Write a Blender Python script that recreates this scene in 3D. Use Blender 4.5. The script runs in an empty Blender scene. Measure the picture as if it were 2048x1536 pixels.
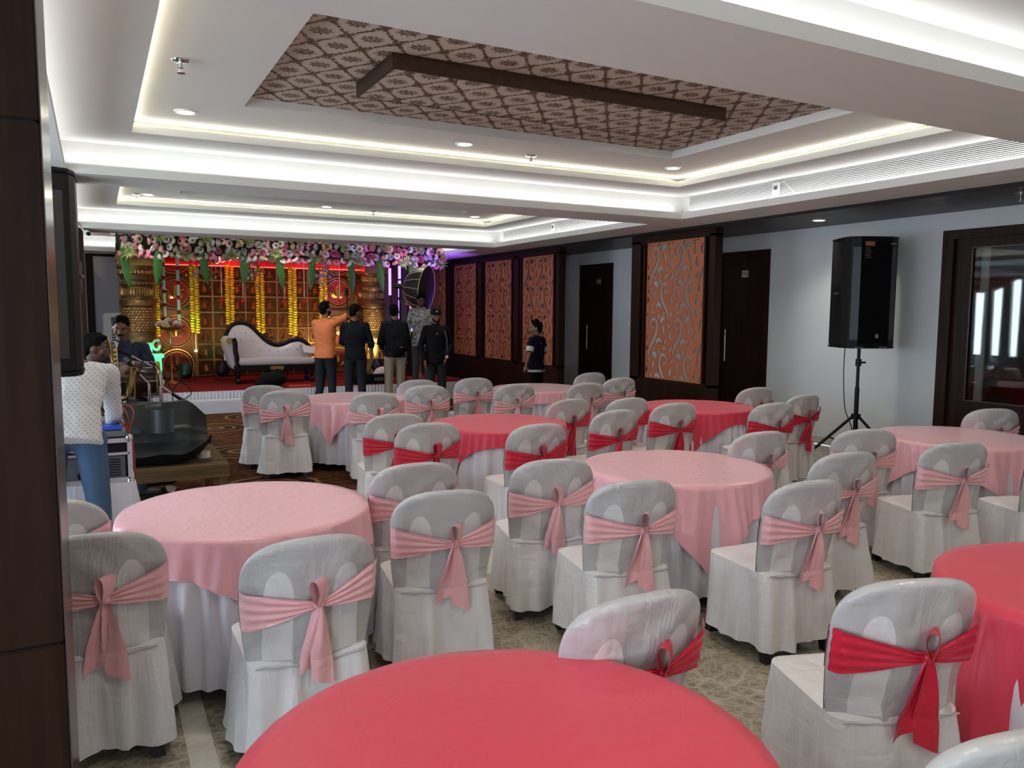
import bpy, bmesh, math, random
import numpy as np
from mathutils import Vector, Matrix, noise
PI = math.pi
C = bpy.context.scene.collection
SC = bpy.context.scene
rng = random.Random(7)

# ---------------------------------------------------------------- camera
CAM_Z = 1.75
FPX = 1565.0
YAW, PITCH, ROLL = math.radians(28.04), math.radians(5.37), math.radians(0.35)
_F = Vector((math.sin(YAW)*math.cos(PITCH), math.cos(YAW)*math.cos(PITCH), -math.sin(PITCH)))
_R = Vector((math.cos(YAW), -math.sin(YAW), 0))
_U = _R.cross(_F)
_R2 = _R*math.cos(ROLL) + _U*math.sin(ROLL)
_U2 = -_R*math.sin(ROLL) + _U*math.cos(ROLL)
cam = bpy.data.cameras.new('camera'); cam.sensor_width = 36.0
cam.lens = 36.0*FPX/2048.0; cam.clip_start = 0.05; cam.clip_end = 200
cob = bpy.data.objects.new('camera', cam); C.objects.link(cob)
m = Matrix((_R2, _U2, -_F)).transposed().to_4x4(); m.translation = Vector((0, 0, CAM_Z))
cob.matrix_world = m
SC.camera = cob

def at(px, py, ax, val):
    """photo measurement -> world point on the plane axis=val (layout only)"""
    d = _R2*(px-1024) - _U2*(py-768) + _F*FPX
    o = (0, 0, CAM_Z)
    t = (val-o[ax])/d[ax]
    return Vector((d.x*t, d.y*t, CAM_Z+d.z*t))

# ---------------------------------------------------------------- view / world
SC.view_settings.view_transform = 'Standard'
SC.view_settings.look = 'None'
SC.view_settings.gamma = 1.0
SC.view_settings.exposure = 0.74
SC.view_settings.use_curve_mapping = False
W = bpy.data.worlds.new('daylight'); SC.world = W; W.use_nodes = True
W.node_tree.nodes['Background'].inputs[0].default_value = (0.55, 0.72, 1.0, 1)
W.node_tree.nodes['Background'].inputs[1].default_value = 1.5

LED_E = 0.52       # cove strip strength multiplier
SPOT_E = 1.0
DAY_E = 1.0       # daylight multiplier

def area(name, loc, size, direction, energy, color, spread=PI):
    l = bpy.data.lights.new(name, 'AREA'); l.shape = 'RECTANGLE'
    l.size, l.size_y = size; l.energy = energy; l.color = color; l.spread = spread
    o = bpy.data.objects.new(name, l); C.objects.link(o); o.location = loc
    d = Vector(direction).normalized()
    o.rotation_euler = d.to_track_quat('-Z', 'Y').to_euler()
    o['kind'] = 'structure'
    return o
def spot(name, loc, target, energy, color, angle=60, blend=.6, r=.03):
    l = bpy.data.lights.new(name, 'SPOT'); l.energy = energy; l.color = color
    l.spot_size = math.radians(angle); l.spot_blend = blend; l.shadow_soft_size = r
    o = bpy.data.objects.new(name, l); C.objects.link(o); o.location = loc
    o.rotation_euler = (Vector(target)-Vector(loc)).to_track_quat('-Z', 'Y').to_euler()
    return o

# daylight through the left-hand windows: three panes of sky just outside the glass line
for i, (y0, y1) in enumerate(((-2.4, 1.6), (3.6, 7.4), (8.8, 12.8))):
    area('window_daylight', (-2.66, (y0+y1)/2, 1.62), (y1-y0, 1.9), (1, 0, -.12), 230*DAY_E*(y1-y0)/4, (0.74, 0.87, 1.0))

# ---------------------------------------------------------------- materials
MATS = {}
def mat(name, col, rough=.6, metal=0., spec=.5, emit=None, es=1., bump=0., bscale=20., bstretch=(1,1,1),
        var=0., vscale=3., sheen=0., coat=0., alpha=None, trans=0., ani=0):
    if name in MATS: return MATS[name]
    m = bpy.data.materials.new(name); m.use_nodes = True
    nt = m.node_tree; b = nt.nodes['Principled BSDF']
    b.inputs['Base Color'].default_value = (*col, 1); b.inputs['Roughness'].default_value = rough
    b.inputs['Metallic'].default_value = metal; b.inputs['Specular IOR Level'].default_value = spec
    if sheen: b.inputs['Sheen Weight'].default_value = sheen; b.inputs['Sheen Roughness'].default_value = .4
    if coat: b.inputs['Coat Weight'].default_value = coat; b.inputs['Coat Roughness'].default_value = .15
    if trans: b.inputs['Transmission Weight'].default_value = trans
    if emit: b.inputs['Emission Color'].default_value = (*emit, 1); b.inputs['Emission Strength'].default_value = es
    if bump or var:
        tc = nt.nodes.new('ShaderNodeTexCoord'); mp = nt.nodes.new('ShaderNodeMapping')
        mp.inputs['Scale'].default_value = bstretch
        nt.links.new(tc.outputs['Object'], mp.inputs['Vector'])
    if bump:
        n = nt.nodes.new('ShaderNodeTexNoise'); n.inputs['Scale'].default_value = bscale; n.inputs['Detail'].default_value = 3
        bp = nt.nodes.new('ShaderNodeBump'); bp.inputs['Strength'].default_value = bump; bp.inputs['Distance'].default_value = .01
        nt.links.new(mp.outputs[0], n.inputs['Vector']); nt.links.new(n.outputs['Fac'], bp.inputs['Height'])
        nt.links.new(bp.outputs[0], b.inputs['Normal'])
    if var:
        n = nt.nodes.new('ShaderNodeTexNoise'); n.inputs['Scale'].default_value = vscale; n.inputs['Detail'].default_value = 4
        nt.links.new(mp.outputs[0], n.inputs['Vector'])
        mx = nt.nodes.new('ShaderNodeMix'); mx.data_type = 'RGBA'
        mx.inputs[6].default_value = (*[max(0, c*(1-var)) for c in col], 1)
        mx.inputs[7].default_value = (*[min(1, c*(1+var)) for c in col], 1)
        nt.links.new(n.outputs['Fac'], mx.inputs[0]); nt.links.new(mx.outputs[2], b.inputs['Base Color'])
    MATS[name] = m
    return m
class NT:
    """small helper for hand-written node graphs"""
    def __init__(s, name, rough=.5, **kw):
        s.m = mat(name, (1, 1, 1), rough, **kw); s.nt = s.m.node_tree; s.b = s.nt.nodes['Principled BSDF']
    def n(s, t, **kw):
        x = s.nt.nodes.new(t)
        for k, v in kw.items(): setattr(x, k, v)
        return x
    def l(s, a, b): s.nt.links.new(a, b)
    def val(s, a, i):
        if isinstance(a, (int, float)): i.default_value = a
        else: s.l(a, i)
    def mth(s, op, a, b=0., c=None):
        x = s.n('ShaderNodeMath', operation=op); s.val(a, x.inputs[0]); s.val(b, x.inputs[1])
        if c is not None: s.val(c, x.inputs[2])
        return x.outputs[0]
    def mix(s, f, a, b):
        x = s.n('ShaderNodeMix', data_type='RGBA'); s.val(f, x.inputs[0])
        for v, i in ((a, 6), (b, 7)):
            if isinstance(v, tuple): x.inputs[i].default_value = (*v, 1)
            else: s.l(v, x.inputs[i])
        return x.outputs[2]
    def coord(s, kind='Object', scale=(1,1,1), rot=(0,0,0)):
        tc = s.n('ShaderNodeTexCoord'); mp = s.n('ShaderNodeMapping')
        mp.inputs['Scale'].default_value = scale; mp.inputs['Rotation'].default_value = rot
        s.l(tc.outputs[kind], mp.inputs['Vector']); return mp.outputs[0]
    def sep(s, v):
        x = s.n('ShaderNodeSeparateXYZ'); s.l(v, x.inputs[0]); return x.outputs
    def noise(s, v, sc, det=3, rough=.5, dist=0.):
        x = s.n('ShaderNodeTexNoise'); x.inputs['Scale'].default_value = sc; x.inputs['Detail'].default_value = det
        x.inputs['Roughness'].default_value = rough; x.inputs['Distortion'].default_value = dist
        s.l(v, x.inputs['Vector']); return x.outputs['Fac']
    def ramp(s, f, stops):
        x = s.n('ShaderNodeValToRGB'); s.l(f, x.inputs[0]); cr = x.color_ramp
        while len(cr.elements) < len(stops): cr.elements.new(.5)
        for e, (p, c) in zip(cr.elements, stops): e.position = p; e.color = (*c, 1) if len(c) == 3 else c
        return x.outputs[0]
    def bump(s, h, st, d=.01):
        x = s.n('ShaderNodeBump'); x.inputs['Strength'].default_value = st; x.inputs['Distance'].default_value = d
        s.l(h, x.inputs['Height']); s.l(x.outputs[0], s.b.inputs['Normal'])
    def base(s, c): s.l(c, s.b.inputs['Base Color'])

def wood(name, dark, light, rough=.35, axis='Z', sc=6.):
    g = NT(name, rough); st = {'Z': (14, 14, .7), 'X': (.7, 14, 14), 'Y': (14, .7, 14)}[axis]
    v = g.coord('Object', st); f = g.noise(v, sc*.25, 5, .6, .3)
    g.base(g.ramp(f, [(.3, dark), (.7, light)])); g.bump(f, .05); g.b.inputs['Specular IOR Level'].default_value = .16; return g.m
M_DARK = wood('dark_walnut_veneer', (.014, .0055, .003), (.034, .013, .007), .42)
M_DARKX = wood('dark_walnut_veneer_across', (.022, .011, .007), (.045, .022, .014), .42, 'Y')
M_SOFFIT = wood('grey_walnut_soffit', (.05, .045, .042), (.085, .075, .07), .4, 'Y')
M_PAINT = mat('ceiling_paint', (.75, .755, .72), .75, var=.02, vscale=1.5)
M_WALL = mat('wall_paint', (.66, .70, .72), .8, var=.05, vscale=1.2)
M_BACKW = mat('pale_lavender_wall', (.56, .56, .64), .8)
M_CHROME = mat('chrome', (.7, .7, .72), .15, 1.)
M_STEEL = mat('brushed_steel', (.62, .62, .6), .3, 1.)
M_BLACK = mat('black_plastic', (.006, .006, .007), .5, spec=.25)
M_BLACKM = mat('black_powder_coat', (.007, .007, .009), .4, .1, spec=.3)
M_MESHG = mat('speaker_grille', (.002, .002, .003), .6, spec=.12, bump=.6, bscale=300)
M_GOLD = mat('antique_gold', (.55, .34, .12), .30, .85, bump=.5, bscale=40, var=.3, vscale=8)
M_GOLDD = mat('dark_antique_gold', (.13, .052, .022), .36, .7, bump=.8, bscale=60, var=.4, vscale=14)
M_RED = mat('red_backing', (.22, .012, .01), .6)
M_WHITE = mat('white_plastic', (.8, .8, .8), .4)

# ---------------------------------------------------------------- mesh builder
class MB:
    def __init__(s): s.v = []; s.f = []; s.mi = []; s.cur = 0
    def add(s, vs, fs):
        o = len(s.v); s.v += [tuple(v) for v in vs]
        for f in fs: s.f.append(tuple(i+o for i in f)); s.mi.append(s.cur)
        return s
    def box(s, x0, x1, y0, y1, z0, z1):
        v = [(x, y, z) for z in (z0, z1) for y in (y0, y1) for x in (x0, x1)]
        return s.add(v, [(0,2,3,1),(4,5,7,6),(0,1,5,4),(2,6,7,3),(0,4,6,2),(1,3,7,5)])
    def obox(s, c, size, M):
        h = [a/2 for a in size]
        v = [Vector(c)+M@Vector((x*h[0], y*h[1], z*h[2])) for z in (-1,1) for y in (-1,1) for x in (-1,1)]
        return s.add(v, [(0,2,3,1),(4,5,7,6),(0,1,5,4),(2,6,7,3),(0,4,6,2),(1,3,7,5)])
    def grid(s, nu, nv, fn, closeu=False, closev=False, flip=False):
        o = len(s.v)
        for j in range(nv):
            for i in range(nu): s.v.append(tuple(fn(i/(nu if closeu else nu-1), j/(nv if closev else nv-1))))
        for j in range(nv if closev else nv-1):
            for i in range(nu if closeu else nu-1):
                a = o+j*nu+i; b = o+j*nu+(i+1) % nu; c = o+((j+1) % nv)*nu+(i+1) % nu; d = o+((j+1) % nv)*nu+i
                s.f.append((a,d,c,b) if flip else (a,b,c,d)); s.mi.append(s.cur)
        return s
    def lathe(s, prof, n=24, c=(0,0,0), M=None, wav=None):
        """prof: list of (r,z)"""
        M = M or Matrix.Identity(3); c = Vector(c); o = len(s.v)
        for k, (r, z) in enumerate(prof):
            for i in range(n):
                a = 2*PI*i/n; rr = r*(wav(a, k) if wav else 1)
                s.v.append(tuple(c+M@Vector((rr*math.cos(a), rr*math.sin(a), z))))
        for k in range(len(prof)-1):
            for i in range(n):
                s.f.append((o+k*n+i, o+k*n+(i+1) % n, o+(k+1)*n+(i+1) % n, o+(k+1)*n+i)); s.mi.append(s.cur)
        for k, fl in ((0, True), (len(prof)-1, False)):
            if prof[k][0] > 1e-5:
                ids = [o+k*n+i for i in range(n)]
                s.f.append(tuple(reversed(ids)) if fl else tuple(ids)); s.mi.append(s.cur)
        return s
    def cyl(s, p0, p1, r0, r1=None, n=12):
        r1 = r0 if r1 is None else r1
        p0, p1 = Vector(p0), Vector(p1); d = p1-p0
        M = d.to_track_quat('Z', 'Y').to_matrix() if d.length > 1e-9 else Matrix.Identity(3)
        return s.lathe([(r0, 0), (r1, d.length)], n, p0, M)
    def tube(s, pts, r, n=8, closed=False, rfn=None):
        pts = [Vector(p) for p in pts]; N = len(pts); o = len(s.v); up = Vector((0,0,1)); prev = None
        for k in range(N):
            a = pts[(k-1) % N] if (closed or k > 0) else pts[0]; b = pts[(k+1) % N] if (closed or k < N-1) else pts[-1]
            t = (b-a).normalized()
            if prev is None:
                prev = t.orthogonal().normalized()
            x = (prev - t*prev.dot(t)).normalized(); prev = x; y = t.cross(x)
            rr = rfn(k/(N-1)) if rfn else (r[k] if isinstance(r, (list, tuple)) else r)
            for i in range(n):
                an = 2*PI*i/n; s.v.append(tuple(pts[k]+(x*math.cos(an)+y*math.sin(an))*rr))
        for k in range(N if closed else N-1):
            for i in range(n):
                k2 = (k+1) % N
                s.f.append((o+k*n+i, o+k*n+(i+1) % n, o+k2*n+(i+1) % n, o+k2*n+i)); s.mi.append(s.cur)
        if not closed:
            s.f.append(tuple(reversed([o+i for i in range(n)]))); s.mi.append(s.cur)
            s.f.append(tuple(o+(N-1)*n+i for i in range(n))); s.mi.append(s.cur)
        return s
    def ell(s, c, r, M=None, nu=14, nv=9):
        M = M or Matrix.Identity(3); c = Vector(c)
        prof = [(math.sin(PI*k/nv), -math.cos(PI*k/nv)) for k in range(nv+1)]
        prof[0] = (0, -1); prof[-1] = (0, 1)
        o = len(s.v); s.v.append(tuple(c+M@Vector((0,0,-r[2]))))
        for k in range(1, nv):
            for i in range(nu):
                a = 2*PI*i/nu; s.v.append(tuple(c+M@Vector((r[0]*prof[k][0]*math.cos(a), r[1]*prof[k][0]*math.sin(a), r[2]*prof[k][1]))))
        s.v.append(tuple(c+M@Vector((0,0,r[2])))); e = len(s.v)-1
        for i in range(nu):
            s.f.append((o, o+1+(i+1) % nu, o+1+i)); s.mi.append(s.cur)
            s.f.append((e, o+1+(nv-2)*nu+i, o+1+(nv-2)*nu+(i+1) % nu)); s.mi.append(s.cur)
        for k in range(nv-2):
            for i in range(nu):
                s.f.append((o+1+k*nu+i, o+1+k*nu+(i+1) % nu, o+1+(k+1)*nu+(i+1) % nu, o+1+(k+1)*nu+i)); s.mi.append(s.cur)
        return s
    def prism(s, poly, fn, t0, t1):
        """poly 2D list, fn(u,v,t)->xyz"""
        n = len(poly); v = [fn(u, w, t0) for u, w in poly]+[fn(u, w, t1) for u, w in poly]
        return s.add(v, [tuple(reversed(range(n))), tuple(range(n, 2*n))]+[(i, (i+1) % n, n+(i+1) % n, n+i) for i in range(n)])
    def mesh(s, name, mats, smooth=True, bevel=0):
        me = bpy.data.meshes.new(name); me.from_pydata(s.v, [], s.f)
        for m in (mats if isinstance(mats, (list, tuple)) else [mats]): me.materials.append(m)
        if any(s.mi): me.polygons.foreach_set('material_index', s.mi)
        if bevel:
            b = bmesh.new(); b.from_mesh(me); bmesh.ops.remove_doubles(b, verts=b.verts, dist=1e-5)
            ed = [e for e in b.edges if len(e.link_faces) == 2 and e.calc_face_angle() > .6]
            bmesh.ops.bevel(b, geom=ed, offset=bevel, segments=2, affect='EDGES', clamp_overlap=True); b.to_mesh(me); b.free()
        me.polygons.foreach_set('use_smooth', [bool(smooth)]*len(me.polygons)); me.update()
        return me
    def build(s, name, mats, parent=None, smooth=False, bevel=0, label=None, loc=None, fix=True):
        me = s.mesh(name, mats, smooth, bevel)
        if fix:
            b = bmesh.new(); b.from_mesh(me); bmesh.ops.recalc_face_normals(b, faces=b.faces); b.to_mesh(me); b.free()
        if smooth and not smooth == 'all': me.set_sharp_from_angle(angle=math.radians(50))
        return link(name, me, parent, label, loc)
def link(name, me, parent=None, label=None, loc=None):
    o = bpy.data.objects.new(name, me); C.objects.link(o)
    if parent: o.parent = parent
    if label: o['label'] = label
    if loc is not None: o.location = loc
    return o
def tag(o, label=None, cat=None, group=None, kind=None):
    if label: o['label'] = label
    if cat: o['category'] = cat
    if group: o['group'] = group
    if kind: o['kind'] = kind
    return o
def thing(name, label, cat, loc=(0,0,0), rz=0, group=None):
    o = bpy.data.objects.new(name, None); C.objects.link(o); o.location = loc; o.rotation_euler = (0,0,rz); o.empty_display_size = .1
    return tag(o, label, cat, group)
def struct(name, mb, m, parent=None, **kw):
    o = mb.build(name, m, parent, **kw)
    if not parent: o['kind'] = 'structure'
    return o
def sempty(name):
    o = bpy.data.objects.new(name, None); C.objects.link(o); o['kind'] = 'structure'; o.empty_display_size = .1; return o
def copy_tree(o, parent=None):
    c = o.copy(); C.objects.link(c)
    if parent: c.parent = parent
    for ch in list(o.children): copy_tree(ch, c)
    return c
def nz(x, y, z=0., s=1.): return noise.noise(Vector((x*s, y*s, z*s)))

# ================================================================ ROOM
XL, XR = -2.6, 8.5          # left wall, right wall
YB, YF = -3.2, 19.0         # wall behind the camera, wall behind the stage
CARPET_Y = 7.35

# ---- marble / carpet materials
def marble(name, a, b, vein, sc=1.):
    g = NT(name, .16)
    tc = g.n('ShaderNodeNewGeometry'); oi = g.n('ShaderNodeObjectInfo')
    cb = g.n('ShaderNodeCombineXYZ'); r = g.mth('MULTIPLY', oi.outputs['Random'], 37.)
    g.l(r, cb.inputs[0]); g.l(r, cb.inputs[1]); g.l(r, cb.inputs[2])
    ad = g.n('ShaderNodeVectorMath', operation='ADD'); g.l(tc.outputs['Position'], ad.inputs[0]); g.l(cb.outputs[0], ad.inputs[1])
    v = ad.outputs[0]
    nzc = g.n('ShaderNodeTexNoise'); nzc.inputs['Scale'].default_value = 3.2*sc; nzc.inputs['Detail'].default_value = 4; g.l(v, nzc.inputs['Vector'])
    wv = g.n('ShaderNodeVectorMath', operation='SCALE'); g.l(nzc.outputs['Color'], wv.inputs[0]); wv.inputs['Scale'].default_value = .28
    a2 = g.n('ShaderNodeVectorMath', operation='ADD'); g.l(v, a2.inputs[0]); g.l(wv.outputs[0], a2.inputs[1])
    def veins(scale, w):
        vo = g.n('ShaderNodeTexVoronoi', feature='DISTANCE_TO_EDGE'); vo.inputs['Scale'].default_value = scale; g.l(a2.outputs[0], vo.inputs['Vector'])
        mr = g.n('ShaderNodeMapRange'); mr.inputs[1].default_value = 0; mr.inputs[2].default_value = w; mr.inputs[3].default_value = 1; mr.inputs[4].default_value = 0
        g.l(vo.outputs['Distance'], mr.inputs[0]); return mr.outputs[0]
    f = g.noise(a2.outputs[0], 2.2*sc, 6, .65)
    col = g.ramp(f, [(.32, a), (.62, b)])
    patch = g.noise(v, 1.7*sc, 3)
    v1 = g.mth('MULTIPLY', veins(9*sc, .10), g.mth('MULTIPLY', patch, 1.0)); v2 = g.mth('MULTIPLY', veins(26*sc, .16), .45)
    g.base(g.mix(g.mth('MINIMUM', g.mth('MAXIMUM', v1, v2), .8), col, vein)); return g.m
M_MARBLE = marble('brown_emperador_marble', (.15, .122, .08), (.32, .275, .19), (.58, .53, .43))
M_CREAM = marble('cream_marble', (.44, .41, .33), (.56, .53, .45), (.66, .63, .56), .5)

def carpet_mat():
    g = NT('patterned_carpet', .95, spec=.1)
    v = g.coord('Object')
    f = g.noise(v, 2.6, 5, .7, 1.5); f2 = g.noise(g.coord('Object', (1.2, 5, 1)), 3.0, 4, .6, 2.)
    c = g.ramp(f2, [(.36, (.012, .007, .006)), (.47, (.05, .018, .008)), (.52, (.20, .075, .022)), (.56, (.07, .022, .008)), (.68, (.014, .008, .008))])
    # rings laid out on a staggered grid
    s = g.sep(v)
    row = g.mth('FLOOR', g.mth('DIVIDE', s[1], 1.05))
    off = g.mth('MULTIPLY', g.mth('MODULO', g.mth('ABSOLUTE', row), 2.), .75)
    ux = g.mth('SUBTRACT', g.mth('MODULO', g.mth('ADD', g.mth('ADD', s[0], off), 30.), 1.5), .75)
    uy = g.mth('SUBTRACT', g.mth('MODULO', g.mth('ADD', s[1], 21.), 1.05), .525)
    r = g.mth('SQRT', g.mth('ADD', g.mth('MULTIPLY', ux, ux), g.mth('MULTIPLY', uy, uy)))
    r = g.mth('ADD', r, g.mth('MULTIPLY', g.noise(v, 9., 2), .05))
    ring = lambda r0, w: g.mth('LESS_THAN', g.mth('ABSOLUTE', g.mth('SUBTRACT', r, r0)), w)
    rr = g.mth('MAXIMUM', g.mth('MAXIMUM', ring(.47, .022), ring(.30, .015)), ring(.13, .03))
    inner = g.mth('LESS_THAN', r, .46)
    c = g.mix(g.mth('MULTIPLY', inner, .55), c, (.02, .01, .012))
    c = g.mix(g.mth('MULTIPLY', rr, .8), c, (.30, .17, .065))
    g.base(c); g.bump(g.noise(v, 400, 2), .3, .004); return g.m
M_CARPET = carpet_mat()

# ---- floor: subfloor, individual marble slabs, carpet
fl = struct('floor', MB().box(XL, XR, YB, YF, -.12, -.008), M_MARBLE)
TS = .8
tm = MB().box(0, TS-.003, 0, TS-.003, -.008, 0).mesh('marble_tile', M_MARBLE, False)
tcm = MB().box(0, TS-.003, 0, .26, -.008, 0).mesh('cream_tile', M_CREAM, False)
ty = -.25
row_y = []
y = -.3
while y < CARPET_Y-.05:
    row_y.append(y); y += TS
for j, y0 in enumerate(row_y):
    for i in range(14):
        x0 = XL+i*TS
        if x0+TS > XR+.01: continue
        d = min(TS, CARPET_Y-y0)
        o = link('marble_tile', tm, fl, None, (x0, y0, 0))
        if d < TS: o.scale = (1, (d-.003)/(TS-.003), 1)
for (x0, y0, sx, sy) in ((.26, 2.55, .10, 1.2), (1.75, 4.55, 1.1, .9)):
    o = link('marble_tile', MB().box(0, sx, 0, sy, 0, .0012).mesh('inlay', M_CREAM, False), fl, 'cream marble inlay slab', (x0, y0, 0))
for k in range(15):   # service strip behind the screens
    o = link('marble_tile', tm, fl, None, (7.3, CARPET_Y+k*TS, 0)); 
    if k == 14: o.scale = (1, .5, 1)
cp = struct('floor_carpet', MB().box(XL, 7.27, CARPET_Y, YF, -.008, .006), M_CARPET)

# ---- ceiling
def wallpaper_mat():
    g = NT('damask_wallpaper', .7)
    v = g.coord('Object'); s = g.sep(v)
    P = .31; Q = .215
    u = g.mth('DIVIDE', s[0], P); w = g.mth('DIVIDE', s[1], Q)
    # diamond lattice: lines where |cos(pi u)| = |sin(pi w/2)| bent into an ogee
    a = g.mth('COSINE', g.mth('MULTIPLY', u, 2*PI)); b = g.mth('COSINE', g.mth('MULTIPLY', w, PI))
    a1 = g.mth('COSINE', g.mth('MULTIPLY', u, PI*2)); 
    nse = g.noise(v, 60, 3, .6)
    k = g.mth('ADD', g.mth('ABSOLUTE', g.mth('ADD', a, b)), g.mth('MULTIPLY', g.mth('SUBTRACT', nse, .5), 1.6))
    og = g.mth('LESS_THAN', k, .24)
    # medallion centres at a,b both = +1 / -1 : sharp floral blob
    row = g.mth('FLOOR', g.mth('ADD', w, .5)); sh = g.mth('MULTIPLY', g.mth('MODULO', g.mth('ABSOLUTE', row), 2.), .5)
    du = g.mth('SUBTRACT', g.mth('FRACT', g.mth('ADD', g.mth('ADD', u, sh), .5)), .5)
    dv = g.mth('SUBTRACT', w, row)
    x = g.mth('MULTIPLY', du, P); yy = g.mth('MULTIPLY', dv, Q)
    r = g.mth('SQRT', g.mth('ADD', g.mth('MULTIPLY', x, x), g.mth('MULTIPLY', g.mth('MULTIPLY', yy, yy), 1.4)))
    th = g.mth('ARCTAN2', yy, x)
    pet = g.mth('ADD', .066, g.mth('MULTIPLY', g.mth('COSINE', g.mth('MULTIPLY', th, 9.)), .012))
    pet = g.mth('ADD', pet, g.mth('MULTIPLY', g.mth('SUBTRACT', nse, .5), .035))
    med = g.mth('LESS_THAN', r, pet)
    hole = g.mth('GREATER_THAN', g.noise(v, 110, 2), .44)
    f = g.mth('MAXIMUM', g.mth('MULTIPLY', med, hole), og)
    g.base(g.mix(f, (.54, .47, .40), (.12, .065, .028)))
    g.bump(f, .2, .003); return g.m
M_PAPER = wallpaper_mat()
M_PAPER2 = M_PAPER
M_LAMP = mat('lamp_diffuser', (.9, .9, .9), .5, emit=(1, .88, .62), es=14)

ceil = sempty('ceiling')
def ring(mb, o, i, z0, z1):
    (X0, X1, Y0, Y1), (x0, x1, y0, y1) = o, i
    mb.box(X0, X1, Y0, y0, z0, z1); mb.box(X0, X1, y1, Y1, z0, z1)
    mb.box(X0, x0, y0, y1, z0, z1); mb.box(x1, X1, y0, y1, z0, z1)
CX0, CX1 = -.17, 6.53
COF = [(-2.11, 2.46), (3.17, 7.79), (8.45, 13.0), (13.70, 18.1)]
edges = [YB]+[v for c in COF for v in c]+[YF]
names = ['border_panel']*5
for k in range(0, len(edges), 2):
    MB().box(XL, 7.2, edges[k], edges[k+1], 2.90, 2.976).build('border_panel', M_PAINT, ceil)
for (y0, y1) in COF:
    MB().box(XL, CX0, y0, y1, 2.90, 2.976).build('border_panel', M_PAINT, ceil)
    MB().box(CX1, 7.2, y0, y1, 2.90, 2.976).build('border_panel', M_PAINT, ceil)
def grow(r, d): return (r[0]-d, r[1]+d, r[2]-d, r[3]+d)
WARM = (1.0, .93, .78); COOL = (.98, .97, 1.0)
def cove_lights(r, z, out, per_m, up, col, tilt):
    x0, x1, y0, y1 = r; xm, ym = (x0+x1)/2, (y0+y1)/2; lx, ly = x1-x0, y1-y0
    for loc, size, d in (((xm, y0-out, z), (lx, .03), (0, tilt, up)), ((xm, y1+out, z), (lx, .03), (0, -tilt, up)),
                         ((x0-out, ym, z), (ly, .03), (tilt, 0, up)), ((x1+out, ym, z), (ly, .03), (-tilt, 0, up))):
        a = area('cove_led', loc, size, d, per_m*size[0]*LED_E, col)
        # lie the long side along the trough
        dv = Vector(d).normalized(); long = Vector((1,0,0)) if d[1] != 0 else Vector((0,1,0))
        yv = (-dv).cross(long); M = Matrix((long, yv, -dv)).transposed()
        a.rotation_euler = M.to_euler()
def coffer(y0, y1, lights=True, paper=True):
    r = (CX0, CX1, y0, y1)
    w1 = grow(r, .15); r2 = (.33, 6.05, y0+.5, y1-.5 if y1 < 10 else y1-.62); w2 = grow(r2, .14)
    mb = MB(); ring(mb, grow(w1, .03), w1, 2.976, 3.20); mb.build('cove_wall', M_PAINT, ceil)
    mb = MB(); ring(mb, grow(w1, .03), r2, 3.19, 3.25); mb.build('inner_border', M_PAINT, ceil)
    mb = MB(); ring(mb, grow(w2, .03), w2, 3.25, 3.33); mb.build('cove_wall', M_PAINT, ceil)
    pr = (1.08, 5.27, y0+.93, y1-1.34)
    mb = MB(); ring(mb, grow(w2, .03), pr, 3.30, 3.34); ring(mb, grow(pr, .03), pr, 3.34, 3.40); mb.build('centre_ceiling', M_PAINT, ceil)
    mb = MB(); mb.box(pr[0], pr[1], pr[2], pr[3], 3.375, 3.395); mb.build('wallpaper_panel', M_PAPER, ceil, label='brown damask wallpaper panel')
    yc = (pr[2]+pr[3])/2
    s = (1.73, 4.53, yc-.39, yc+.39)
    mb = MB(); ring(mb, s, grow(s, -.015), 3.274, 3.375); b = mb.build('raised_frame', M_DARKX, ceil, label='dark wooden edge band of the dropped panel')
    MB().box(s[0]+.015, s[1]-.015, s[2]+.015, s[3]-.015, 3.276, 3.30).build('dropped_panel', M_PAPER2, ceil, label='brown damask wallpaper panel')
    if lights:
        cove_lights(r, 3.0, .09, 1.3, 1, COOL, -.05)
        cove_lights(r2, 3.262, .06, 2.2, .5, WARM, 1)
for (y0, y1) in COF: coffer(y0, y1)
# roof slab that closes the void above
MB().box(XL-.1, XR+.1, YB-.1, YF+.1, 3.45, 3.5).build('roof_slab', M_PAINT, ceil)

def downlight(x, y, z, label, em=M_LAMP, r=.065, spotw=38*SPOT_E):
    t = thing('downlight', label, 'light', (x, y, z), 0)
    MB().lathe([(r*1.35, 0), (r*1.3, -.008), (r*1.02, -.010), (r*.98, -.004)], 24).build('trim_ring', M_WHITE, t, True)
    MB().lathe([(0.001, -.0045), (r, -.0045), (r, -.003), (.001, -.003)], 20).build('diffuser', em, t)
    if spotw:
        sp = spot('downlight_beam', (0, 0, -.02), (0, 0, -2), spotw, (1, .93, .80), 125, .9, .06); sp.parent = t
pos = ['left end', 'middle', 'right end']
for k, x in enumerate((.70, 3.12, 5.60)):
    downlight(x, 6.83, 3.30, 'round warm downlight at the %s of the wallpapered ceiling coffer' % pos[k])
for k, x in enumerate((.72, 3.17, 5.64)):
    downlight(x, 11.95, 3.30, 'small round downlight at the %s of the coffer nearest the stage' % pos[k])
for j, yy in enumerate((4.15, 1.1, -1.4, 14.75)):      # unseen rows behind the beams or the camera; stage row added to brighten garland
    for k, x in enumerate((.70, 3.12, 5.60)):
        downlight(x, yy, 3.30, 'round ceiling downlight above %s, %s of its row' % (('the middle tables', 'the nearest tables', 'the camera position', 'the front of the stage, added to brighten the garland')[j], pos[k]))
downlight(7.84, 6.79, 2.87, 'round downlight in the grey wooden soffit over the right wall')
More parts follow.
